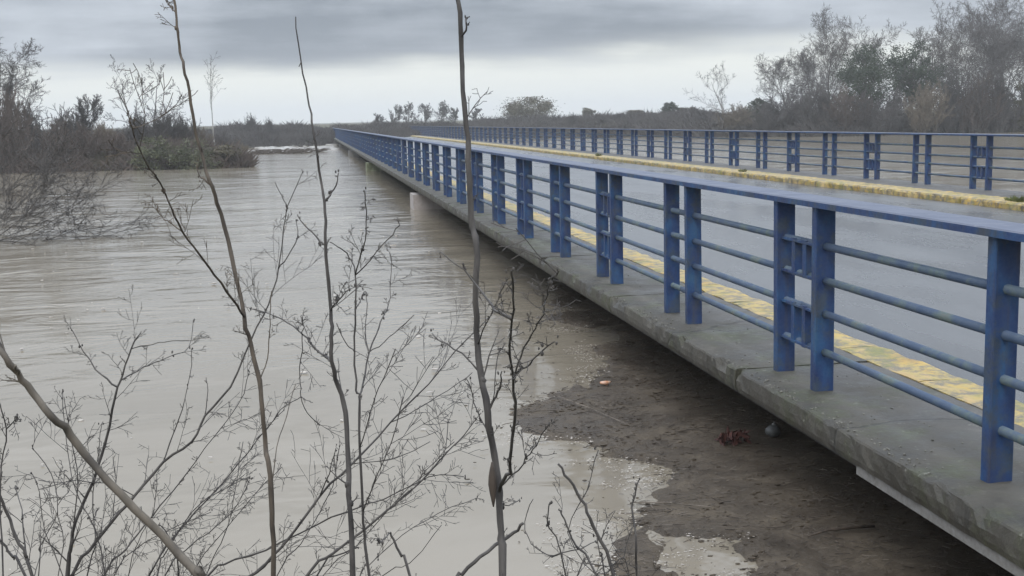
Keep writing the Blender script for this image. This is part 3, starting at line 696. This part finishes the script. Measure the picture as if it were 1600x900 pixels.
brush('bank_brush', 'dry brown brush and grass covering the left river bank', sp, .3, 1.5, M['twig_red'], 1)
sp = []
for _ in range(9000):
    px_ = rr.uniform(150, 400); Y = 61+6*rr.random(); sp.append((at(px_, 220, Y).x, Y))
brush('bank_weeds', 'dull green weeds low along the water of the left bank', sp, .2, .7, M['brown_leaf'], 2, .02)
def far_sp(a, b, d0, d1, n, seed):
    rr = random.Random(seed); s = []
    for _ in range(n):
        px_ = rr.uniform(a, b); q = at(px_, 200, 120).x/120; lo, hi = 60, 300
        for _ in range(24):
            mid = (lo+hi)/2
            if mid - interp(q*mid, FAR_SHORE) > 0: hi = mid
            else: lo = mid
        Y = hi + rr.uniform(d0, d1); s.append((q*Y, Y))
    return s
brush('far_scrub', 'even band of grey-brown scrub on the far bank behind the river and the bridge', far_sp(-150, 1120, -1, 24, 42000, 5), .5, 1.2, M['twig_grey'], 3, .03)
brush('right_scrub', 'tangled grey-brown scrub under the trees on the right bank', far_sp(1000, 1900, -1, 16, 34000, 6), .4, 1.5, M['twig_grey'], 4, .022)
# left bank trees
bare_tree(2, 69, 52, .11, 'tall twiggy bare tree at the left edge of the picture', 101, lean=(.02, 0))
BROOM = dict(ang=((20, 42), (18, 38), (18, 38), (20, 40)), up=(.03, .12, .10, .06, .02), start=(.05, .15, .15, .15))
bare_tree(130, 71, 146, .07, 'broom-like bare tree with upright twigs on the left bank', 102, **BROOM)
OPEN = dict(kids=(8, 6, 5, 4), ratio=(.55, .5, .45, .4))
bare_tree(222, 73, 84, .07, 'forked bare tree leaning left out of the grey thicket', 103, lean=(-.30, 0), **OPEN)
bare_tree(232, 74, 92, .07, 'forked bare tree leaning right out of the grey thicket', 114, lean=(.12, 0), **OPEN)
bare_tree(334, 88, 80, .08, 'lone slender Y-shaped bare tree right of the thicket on the left bank', 105, 'pale_bark', 'twig_grey', lean=(.05, 0), kids=(4, 4, 3, 3), start=(.5, .2, .2, .2), ang=((20, 34), (20, 45), (25, 50), (25, 50)))
for (x, Y, t_, w_, lab) in ((392, 128, 174, 34, 'small bare shrub rising over the far bank, right of the lone Y-shaped tree'), (420, 131, 181, 26, 'smallest bare shrub rising over the far bank, nearest the bridge end')):
    shrub(x, Y, t_, w_, 'twig_grey', lab, 'small shrubs on the far bank', 1)
# trees far beyond the bridge, middle
FAR5 = [(590, 176, 'leftmost and smallest'), (615, 163, 'second from left'), (640, 158, 'third from left'), (664, 160, 'fourth from left'), (688, 156, 'tallest'), (712, 166, 'just left of sapling'), (745, 168, 'rightmost')]
for i, (x, t_, lab) in enumerate(FAR5):
    bare_tree(x, 150+i*2, t_, .10, 'thin bare tree over the far end of the bridge, %s' % lab, 120+i, group='row of thin bare trees beyond the bridge', kids=(12, 8, 6, 4), rmin=.016, start=(.12, .2, .15, .15))
leafy(825, 160, 151, 92, 'round dull green tree standing alone on the far bank behind the bridge', 31, 'brown_leaf', 'round_tree', 'tree', 70, -.1, nleaf=110, lw=.09)
for (x, Y, t_, w_, lf, lab) in ((920, 190, 168, 26, 'brown_leaf', 'small tree right of the round tree on the far bank'), (992, 170, 172, 34, 'brown_leaf', 'low wide tree between the round tree and the small dark evergreen'),
        (1047, 150, 158, 30, 'pine_leaf', 'small dark evergreen far behind the middle of the far railing'), (1075, 150, 168, 40, 'brown_leaf', 'low brown tree just right of the small dark evergreen')):
    leafy(x, Y, t_, w_, lab, int(x), lf, 'small_tree', 'tree', 26, .1, 'small trees on the far bank', 90, .10)
for (x, Y, t_, w_, lab) in ((895, 142, 174, 34, 'low far shrub directly right of the round tree'), (945, 140, 176, 40, 'far shrub between the two small trees right of the round tree'), (968, 141, 178, 36, 'far shrub just left of the low wide tree'),
        (1018, 138, 174, 40, 'far shrub left of the small dark evergreen'), (1085, 128, 166, 44, 'far shrub left of the slender pale tree'), (1060, 132, 172, 40, 'far shrub right of the small dark evergreen')):
    shrub(x, Y, t_, w_, 'twig_grey', lab, 'low shrubs along the far bank horizon', x % 3)
# right bank
bare_tree(1137, 112, 94, .12, 'slender pale bare tree leaning left, left end of the right bank trees', 141, 'pale_bark', lean=(-.16, 0), kids=(8, 6, 5, 4))
leafy(1186, 112, 146, 42, 'dark evergreen bush at the left end of the right bank trees', 42, 'pine_leaf', 'evergreen_bush', 'bush', 34, 0, nleaf=110, lw=.08)
bare_tree(1222, 108, 80, .11, 'bare tree with upright limbs left of the tallest bare tree', 143)
bare_tree(1262, 112, 66, .10, 'bare tree just left of the tallest bare tree on the right bank', 153)
bare_tree(1302, 106, 4, .17, 'tallest bare tree in the middle of the right bank', 144, kids=(18, 11, 8, 6), ratio=(.64, .58, .52, .5))
bare_tree(1352, 110, 22, .13, 'bare tree rising behind the left edge of the big evergreens', 154)
leafy(1356, 101, 70, 105, 'left big dark evergreen tree on the right bank', 45, 'pine_leaf', nclump=80, base=.25, nleaf=130, lw=.075, lean=-.5)
leafy(1422, 103, 58, 95, 'taller right-hand big dark evergreen tree on the right bank', 46, 'pine_leaf', nclump=78, base=.25, nleaf=130, lw=.075)
leafy(1478, 107, 96, 70, 'lower dark evergreen right of the two big evergreens', 47, 'pine_leaf', nclump=34, base=.35, nleaf=100, lw=.07)
bare_tree(1500, 101, -6, .16, 'big spreading bare tree right of the evergreens', 148, kids=(17, 11, 8, 6), ratio=(.68, .58, .52, .5), ang=((35, 65), (30, 60), (25, 60), (25, 60)))
bare_tree(1548, 104, 12, .15, 'big bare tree second from the right edge of the picture', 149, kids=(17, 11, 8, 6), ratio=(.68, .58, .52, .5), ang=((35, 65), (30, 60), (25, 60), (25, 60)))
bare_tree(1452, 110, 40, .13, 'bare tree rising thinly behind the right-hand big evergreen', 161)
bare_tree(1525, 112, -20, .15, 'bare tree standing behind the two big spreading trees at the right', 162)
bare_tree(1574, 109, -30, .15, 'bare tree behind, just left of the one cut by the right edge', 163)
bare_tree(1600, 99, -40, .19, 'big bare tree cut by the right edge of the picture', 150, kids=(17, 11, 8, 6), ratio=(.68, .58, .52, .5), ang=((35, 65), (30, 60), (25, 60), (25, 60)))
leafy(1598, 98, 120, 60, 'dull green ivy-covered bush at the right edge of the picture', 51, 'brown_leaf', 'green_bush', 'bush', 34, 0, nleaf=110, lw=.07)
GR = 'bare shrubs under the trees on the right bank'
RIGHT = [(1100, 118, 164, 85, 'twig_grey', 'low grey shrub left of the slender pale tree'), (1150, 110, 158, 85, 'twig_tan', 'tan shrub between the slender pale tree and the dark evergreen bush'),
         (1205, 106, 146, 85, 'twig_grey', 'grey shrub right beside the dark evergreen bush'), (1240, 104, 134, 95, 'twig_grey', 'grey shrub left below the tallest bare tree'),
         (1278, 102, 118, 100, 'twig_grey', 'tall grey shrub at the foot of the tallest bare tree'), (1318, 100, 126, 100, 'twig_red', 'reddish shrub at the foot of the left big evergreen'),
         (1362, 99, 138, 100, 'twig_grey', 'grey shrub under the left big evergreen'), (1400, 100, 130, 100, 'twig_grey', 'grey shrub between the two big evergreens'),
         (1442, 99, 120, 105, 'twig_tan', 'tan shrub under the taller big evergreen'), (1484, 100, 112, 105, 'twig_grey', 'grey shrub at the foot of the big spreading bare tree'),
         (1520, 99, 108, 110, 'twig_red', 'reddish shrub right of the big spreading bare tree'), (1562, 98, 100, 110, 'twig_grey', 'grey shrub second from the right edge under the big bare trees'),
         (1604, 99, 92, 115, 'twig_grey', 'grey shrub cut by the right edge under the big bare trees')]
for i, (x, Y, t_, w_, tw, lab) in enumerate(RIGHT): shrub(x, Y, t_, w_, tw, lab, GR, i)
# half-drowned shrub in the left of the river
m1, m2 = MB(), MB(); rr = random.Random(77)
SUB = dict(SHR); SUB.update(rmin=.0045, kids=(7, 5, 4), up=(.0, .0, .0, .0))
base = at(-55, 372, 24); base.z = -.2
t = thing('drowned_shrub', 'dark leafless shrub standing half drowned in the river at the left edge', 'shrub', base)
for _ in range(12):
    a = rr.uniform(-.4, .9); el_ = rr.uniform(.12, .8)
    grow([m1, m2], Vector((rr.gauss(0, .3), rr.gauss(0, .4), 0)), Vector((math.cos(a)*math.cos(el_), math.sin(a)*.6, math.sin(el_))).normalized(), rr.uniform(2.0, 3.4), .012, 0, rr, SUB)
link('stems', m1.mesh('stems', M['grey_bark']), t); link('twigs', m2.mesh('twigs', M['grey_bark']), t)

# ------------------------------------------------------------------ foreground saplings and twigs, 1.5 to 2.6 m from the camera
def curve3(pts, D, rr, wob=.02):
    "traced polyline, each joint at its own depth"
    out = []; d = D
    for (x, y) in pts: d += rr.gauss(0, wob*.5); d = min(D+.25, max(D-.25, d)); out.append(dist_at(x, y, d))
    return out
def densify(P, rr, k=3, j=.0009):
    out = [P[0]]
    for i in range(len(P)-1):
        a = P[i-1] if i else P[i]; b, c = P[i], P[i+1]; d = P[i+2] if i+2 < len(P) else c
        for s in range(1, k+1):
            t = s/k; q = .5*((2*b)+(c-a)*t+(2*a-5*b+4*c-d)*t*t+(3*b-a-3*c+d)*t**3)
            out.append(q+Vector((rr.gauss(0, j), rr.gauss(0, j), rr.gauss(0, j))) if s < k else q)
    return out
TW = dict(seg=(4, 3, 2), wob=(.09, .11, .12), up=(.015, .01, .0), taper=(.6, .5, .4), rmin=.00040, n=(4, 3, 3), wood=9, kids=(4, 2), start=(.1, .2), ang=((22, 70), (22, 75)), ratio=(.55, .5), rr=(.62, .7))
def plant(name, label, cat, base, branches, D, seed, bark='grey_bark', root=True):
    """branches: (pts px, width px start, width px end, twig density per 100 px, twig length m)"""
    rr = random.Random(seed); t = thing(name, label, cat, base); tw = MB(); bd = MB(); inv = Vector(base); wood_ = []
    for i, (pts, w0, w1, dens, tl) in enumerate(branches):
        if i and pts[0][1] <= 890:      # a side branch starts on the wood it grows from
            q_ = min(wood_, key=lambda e: (e[0]-pts[0][0])**2+(e[1]-pts[0][1])**2)
            pts = [(q_[0], q_[1])]+list(pts[1:] if math.hypot(q_[0]-pts[1][0], q_[1]-pts[1][1]) < 9 or len(pts) > 2 else pts[1:]); D_ = q_[2]
            P = [q_[3]]; d_ = D_; drift = rr.gauss(0, .03)
            for xy in pts[1:]: d_ += drift+rr.gauss(0, .01); P.append(dist_at(*xy, d_))
        else: P = curve3(pts, D + rr.uniform(-.10, .10)*(i > 0), rr)
        kw = (.84 if name == 'dry_cane' else .70) if i == 0 else .62; r0, r1 = kw*w0/2/F_PX*D, kw*w1/2/F_PX*D
        if i == 0 or (pts[0][1] > 890 and root):
            P = [P[0]+(P[0]-P[1]).normalized()*.25+Vector((0, 0, -.10)), *P]; P = [Vector((base[0]+rr.gauss(0, .03), base[1]+rr.gauss(0, .03), base[2]-.03)), *P]
        Q = densify(P, rr); n = len(Q)
        for q in Q:
            v_ = q-Vector((0, 0, CAM_Z)); dz_ = v_.dot(fw); wood_.append((800+F_PX*v_.dot(CR)/dz_, 450-F_PX*v_.dot(CU)/dz_, dz_, q))
        n = len(Q); rad = [max(.0007, (r0+(r1-r0)*k/(n-1))*(1+.05*rr.gauss(0, 1))) for k in range(n)]
        m = MB(); m.tube([q-inv for q in Q], rad, 7 if w0 > 7 else 5); link('stem' if i == 0 else 'branch', m.mesh('stem', M[bark], True), t)
        for k in range(1, n-1):
            seg = (Q[k+1]-Q[k]); lpx = seg.length*F_PX/D; c = dens*lpx/100
            cnt = int(c)+(rr.random() < c-int(c))
            for _ in range(cnt):
                if k < 4 and (i == 0 or pts[0][1] > 890): continue
                u = rr.random(); q = Q[k].lerp(Q[k+1], u); nd = rot_dir(seg.normalized(), R(rr.uniform(22, 60)), rr)
                nd = (nd*.9+CR*rr.gauss(0, .25)+Vector((0, 0, .12))).normalized(); l = tl*1.5*(.15+1.2*rr.random()**1.6)
                grow([tw, tw], q-inv, nd, l, max(.00055, min(.0014, rad[k]*.35)), 0, rr, TW)
                if rr.random() < .35: bd.lump(q-inv+nd*.002, rad[k]*rr.uniform(1.05, 1.35), (1, 1, 1.2), rr.random()*50, 4, 5, .4)
        if i and w0 >= 4 and name != 'dry_cane':
            for _ in range(2): bd.lump(Q[-1]-inv+Vector((rr.gauss(0, .003), rr.gauss(0, .003), rr.gauss(0, .003))), rr.uniform(.0008, .0015), (1, 1, 1.8), rr.random()*50, 4, 5, .5)
            kk = rr.randrange(n//4, n-1)
            for _ in range(3): bd.lump(Q[kk]-inv+Vector((rr.gauss(0, .0014), rr.gauss(0, .0014), rr.gauss(0, .003))), rr.uniform(.0009, .0018), (1, 1, 1.5), rr.random()*50, 4, 5, .5)
    if tw.v: o = link('twigs', tw.mesh('twigs', M[bark]), t); o['kind'] = 'stuff'
    if bd.v: o = link('buds', bd.mesh('buds', M[bark], True), t); o['kind'] = 'stuff'
    return t
def gb(px, D):
    q = dist_at(px, 900, D); return (q.x, q.y, gz(q.x, q.y))
plant('sapling', 'leftmost of the three tall bare saplings, forked at the top of the picture', 'sapling', gb(428, 1.75), [
    ([(427,900),(425,800),(419,720),(415,697),(410,640),(406,595),(392,537),(382,495),(362,400),(346,335),(332,292),(322,268),(312,228),(304,195),(296,142),(287,105),(281,81),(278,50),(275,20),(272,-6)], 13, 5, .35, .035),
    ([(275,20),(268,12),(261,4),(256,-8)], 5, 3, 2, .015),
    ([(381,493),(362,466),(335,430),(312,398),(285,362),(268,325),(255,295),(233,263),(213,222),(203,190)], 6.5, 2, 1.6, .05),
    ([(285,362),(262,345),(250,335),(245,318)], 3, 1.5, 3, .03),
    ([(333,294),(322,282),(312,275),(308,255)], 5, 3, 2, .03),
    ([(409,592),(418,560),(421,520),(423,480),(424,455)], 3.5, 1.5, 2, .03),
    ([(424,780),(432,700),(448,650),(462,600)], 3, 1.2, 2, .04)], 1.75, 1, 'brown_bark')
plant('sapling', 'middle tall bare sapling with a straight whip-like top', 'sapling', gb(551, 1.65), [
    ([(551,900),(547,800),(544,720),(540,645),(529,605),(518,565),(517,525),(517,485),(511,420),(508,364),(507,317),(501,280),(495,236),(487,191),(481,154),(470,93),(462,26)], 14, 2.6, .25, .03),
    ([(507,317),(516,305),(525,290),(529,270)], 6, 2.5, 5, .02), ([(509,385),(500,378),(487,362),(470,345),(465,335)], 6, 2, 4, .02),
    ([(517,482),(530,468),(547,452)], 5, 2, 5, .02), ([(517,568),(508,556),(490,542),(472,522),(450,505),(420,490),(390,482)], 7, 2, 4, .035),
    ([(472,522),(470,560),(469,600),(470,620),(480,645),(500,665)], 3, 2, 2.5, .03), ([(470,620),(446,634),(425,660),(400,687)], 2.6, 1.5, 3, .02),
    ([(472,522),(473,505),(471,492)], 3, 1.5, 3, .015), ([(540,645),(532,600),(528,560)], 3.5, 1.6, 3, .05), ([(471,95),(467,104)], 3, 1.5, 0, 0)], 1.65, 2)
plant('sapling', 'thin twin-forked sapling just right of the middle tall one', 'sapling', gb(577, 1.7), [
    ([(577,900),(570,840),(567,800),(562,700),(562,625),(556,610),(554,550),(555,485),(555,430),(545,402),(532,388),(515,378)], 8, 2, .8, .03),
    ([(555,430),(563,400),(571,375),(573,330),(570,300)], 4, 1.5, 2, .02), ([(557,432),(580,405),(605,375),(625,352)], 3.5, 1.3, 2, .03),
    ([(556,482),(563,470),(570,455)], 4, 2, 4, .015), ([(559,622),(567,600),(577,550),(592,512),(602,488),(610,465),(612,405),(604,388)], 5.5, 1.5, 2.2, .035),
    ([(577,552),(600,535),(625,512),(647,492)], 3, 1.3, 2, .03), ([(577,550),(571,520),(574,475),(571,455)], 3, 1.3, 1.5, .02), ([(554,553),(540,535),(526,505)], 3, 1.2, 1.5, .02),
    ([(563,700),(580,640),(600,590),(618,545)], 3.5, 1.2, 3.5, .06), ([(567,800),(590,740),(612,690),(630,620)], 3.5, 1.2, 3.5, .06)], 1.7, 3)
plant('sapling', 'rightmost and thickest of the three tall bare saplings, in front of the bridge', 'sapling', gb(786, 1.5), [
    ([(785,900),(783,833),(780,770),(772,710),(762,645),(751,583),(744,517),(743,450),(744,383),(738,355),(734,300),(731,252),(728,195),(723,142),(721,81),(719,20),(711,-8)], 19, 10, .4, .035),
    ([(724,55),(729,42),(728,28)], 6, 4, 1, .01),
    ([(784,765),(790,745),(797,733),(800,687),(805,643),(802,592),(796,539),(800,499),(802,450),(799,423)], 10, 3, 1.8, .035),
    ([(803,594),(812,578),(822,574),(840,555),(866,534)], 7, 2, 3, .02), ([(797,505),(783,490),(769,477),(740,440),(715,415),(689,394)], 8, 1.5, 1.5, .03),
    ([(802,600),(815,555),(832,520),(844,499),(852,470),(858,445),(873,423)], 4.5, 1.3, 2, .03),
    ([(752,588),(730,560),(700,538),(685,531),(675,521)], 5, 2.5, 2.5, .02), ([(763,648),(775,620),(782,601),(784,580)], 8, 3, 2, .02),
    ([(770,700),(760,670),(745,640),(735,605),(728,590)], 4, 2, 2.5, .03), ([(787,765),(810,735),(828,710),(842,688),(858,660)], 5, 1.5, 3, .03),
    ([(782,640),(773,600),(777,560),(790,535)], 3, 1.5, 3, .03), ([(782,800),(795,790),(812,780)], 4, 1.5, 3, .015), ([(745,530),(760,505),(778,470),(790,440)], 4, 1.5, 2, .03)], 1.5, 4)
# the withered leaf on the right sapling
sp_ = [o for o in col.objects if o.name.startswith('sapling')][-1]; m = MB(); q0 = dist_at(769, 722, 1.49); q1 = dist_at(771, 792, 1.49)
pts = [q0.lerp(q1, i/6)-Vector(sp_.location) for i in range(7)]; m.tube(pts, [.0012, .0035, .0052, .0058, .0045, .0028, .0008], 6)
link('withered_leaf', m.mesh('withered_leaf', M['dead_leaf'], True), sp_)
plant('dry_cane', 'thick pale dry cane slanting across the lower left corner', 'cane', gb(345, 1.35), [
    ([(322,915),(310,900),(270,855),(210,795),(150,730),(110,680),(80,650),(50,612),(30,585),(10,560),(0,545),(-14,520)], 18, 11, .25, .02),
    ([(30,585),(26,577),(24,572)], 9, 6, 0, 0), ([(8,557),(2,530),(-3,500)], 5, 2, 1, .02)], 1.35, 5, 'cane')
plant('bare_bush', 'bare bush of slanting stems in the lower left, behind the dry cane', 'bush', gb(120, 2.0), [
    ([(105,905),(110,860),(118,815),(147,750),(165,690),(180,620),(192,585),(205,545),(220,520)], 11, 2.4, 4.5, .05),
    ([(186,604),(158,585),(145,570),(125,540),(110,512)], 5, 1.5, 3, .02), ([(190,600),(215,580),(240,567),(270,555),(295,542),(302,500)], 4, 1.4, 2, .025),
    ([(208,552),(230,540),(255,535),(295,532)], 3, 1.2, 1.5, .02), ([(110,905),(140,860),(175,815),(210,775),(255,722),(300,690),(320,650),(360,605),(392,532),(420,475),(435,420),(442,370),(448,325),(472,270)], 10, 2, 2.6, .06),
    ([(448,325),(440,305),(430,285)], 2.6, 1.5, 1, .02), ([(434,425),(450,400),(465,370),(463,345)], 4, 1.6, 3, .03), ([(255,722),(270,680),(285,640),(297,585),(299,545)], 4, 1.4, 2.5, .035),
    ([(160,905),(190,865),(215,835),(250,790),(280,755),(320,700),(370,635),(390,580)], 6, 1.6, 3.5, .05), ([(165,905),(150,830),(120,770),(105,700),(98,610)], 4.5, 1.4, 4, .05),
    ([(120,850),(122,760),(110,680),(100,620)], 4, 1.4, 3, .04), ([(135,905),(150,850),(145,790),(150,730),(160,660)], 5, 1.6, 3, .04), ([(100,905),(70,830),(62,770),(50,740)], 4, 1.4, 3, .04),
    ([(320,650),(325,610),(322,590)], 3, 1.4, 3, .02), ([(210,775),(180,760),(120,750),(60,765)], 3, 1.3, 2, .03), ([(90,905),(100,850),(90,790),(110,760),(60,750)], 3.5, 1.3, 3, .04)], 2.0, 6)
plant('bare_bush', 'low bush of fine twigs between the dry cane and the leftmost sapling', 'bush', gb(300, 2.1), [
    ([(230,905),(275,835),(320,785),(360,740),(400,690),(445,640)], 6, 1.6, 5, .06), ([(255,905),(290,860),(340,820),(370,790),(390,750)], 5, 1.4, 5, .06),
    ([(245,905),(255,870),(300,800),(340,770),(390,745)], 5, 1.4, 5, .05), ([(280,905),(275,860),(250,820)], 6, 3, 4, .04), ([(320,905),(345,850),(362,800),(372,740),(380,690)], 3.5, 1.3, 4, .05),
    ([(175,905),(210,860),(260,830),(330,800)], 4, 1.4, 4, .05), ([(295,905),(350,830),(400,770),(440,730)], 3.5, 1.2, 4, .05), ([(200,905),(215,850),(240,800),(245,740)], 3.5, 1.2, 4, .05)], 2.1, 7)
plant('bare_bush', 'bush of long stems slanting up to the right through the middle saplings', 'bush', gb(400, 1.95), [
    ([(350,935),(400,895),(440,855),(500,775),(550,725),(610,660),(670,600),(710,550),(765,495)], 9, 2, 2.6, .055),
    ([(320,905),(350,882),(415,860),(495,820),(560,793),(600,780),(670,745),(725,745)], 7, 2, 3.2, .05), ([(475,905),(520,865),(590,810),(625,780),(660,750),(700,705),(725,680),(752,645)], 8.5, 2, 3.2, .05),
    ([(560,905),(575,885),(630,835),(685,802),(745,778)], 4, 1.4, 3, .04), ([(550,728),(600,720),(645,705),(672,690)], 3, 1.3, 3, .04), ([(612,662),(650,640),(700,610),(738,582)], 3, 1.2, 3, .05),
    ([(670,600),(690,570),(700,540)], 2.6, 1.2, 3, .04), ([(500,775),(515,740),(525,700)], 4, 1.5, 5, .06), ([(590,810),(640,770),(665,735),(710,690)], 3, 1.2, 4, .05), ([(495,900),(525,868),(560,855)], 5, 4, 1, .02),
    ([(430,905),(470,850),(500,800),(520,760),(530,700)], 4, 1.3, 4, .06), ([(590,905),(640,880),(690,820)], 4, 1.6, 1, .03), ([(500,905),(560,850),(640,760),(690,720),(700,655)], 3, 1.2, 4, .05)], 1.95, 8)
plant('broken_stem', 'short broken stem with a crooked tip, right of the middle sapling at the bottom', 'stem', gb(640, 1.6), [
    ([(642,905),(628,870),(618,850),(610,832)], 7, 5, .5, .02), ([(611,834),(600,842),(590,850)], 4, 2.5, 1, .01)], 1.6, 9)
plant('fallen_stick', 'blunt stick crossing low behind the foot of the rightmost sapling', 'stick', gb(705, 1.7), [
    ([(700,925),(722,898),(750,870),(785,845),(803,832),(817,818)], 10, 7, .6, .03)], 1.7, 10)
plant('bare_bush', 'small bare bush at the bottom right of the rightmost sapling, over the debris', 'bush', gb(950, 1.7), [
    ([(960,905),(937,843),(922,810),(907,780),(890,750),(872,725)], 10, 5, .9, .03), ([(935,905),(900,853),(885,820),(875,797)], 8, 4, 1.5, .03),
    ([(940,905),(965,885),(930,897),(887,833),(917,767),(935,703)], 4, 1.3, 1.6, .03), ([(995,905),(994,860),(990,813),(988,787),(998,750)], 7, 4, 1.5, .04),
    ([(885,905),(873,853),(858,825),(855,813),(858,787)], 4, 3.5, 1.5, .025), ([(833,883),(860,868),(893,860),(933,845),(950,830)], 4.5, 2, 3, .03), ([(850,880),(830,850),(820,815),(833,780)], 3, 1.2, 2, .03),
    ([(945,900),(938,870),(933,840)], 5, 2.5, 3, .03), ([(900,905),(915,880),(950,885),(975,870)], 5, 2, 4, .03), ([(985,905),(975,870),(990,820)], 3, 1.4, 2, .03)], 1.7, 11)
plant('bare_bush', 'dark twiggy bush at the very left edge of the lower picture', 'bush', gb(20, 1.6), [
    ([(52,905),(40,870),(25,840),(10,800),(0,775),(-15,740)], 9, 6, 2, .04), ([(42,905),(20,870),(0,845),(-20,815)], 8, 6, 1.5, .03), ([(5,905),(0,800),(2,730),(10,670),(2,640),(-4,620)], 5, 3, 3, .03),
    ([(40,870),(35,810),(28,775),(24,760)], 4, 1.5, 4, .03), ([(60,905),(65,850),(90,800),(80,740),(50,700)], 4, 1.4, 3, .04), ([(10,672),(20,660),(25,650)], 4, 2, 4, .02)], 1.6, 12)

# ------------------------------------------------------------------ haze
USE_HAZE = True
if USE_HAZE:
    m = MB(); m.box(-2100, 2300, -320, 2400, -3.2, 32)
    hz = bpy.data.materials.new('haze'); hz.use_nodes = True; t = hz.node_tree; t.nodes.clear()
    o_ = t.nodes.new('ShaderNodeOutputMaterial'); v_ = t.nodes.new('ShaderNodeVolumePrincipled'); v_.inputs['Density'].default_value = .0009
    v_.inputs['Color'].default_value = (.98, .97, .93, 1); v_.inputs['Anisotropy'].default_value = .2; t.links.new(v_.outputs[0], o_.inputs['Volume'])
    o = link('haze', m.mesh('haze', hz)); o['kind'] = 'stuff'; tag(o, 'thin damp air over the river', 'haze')
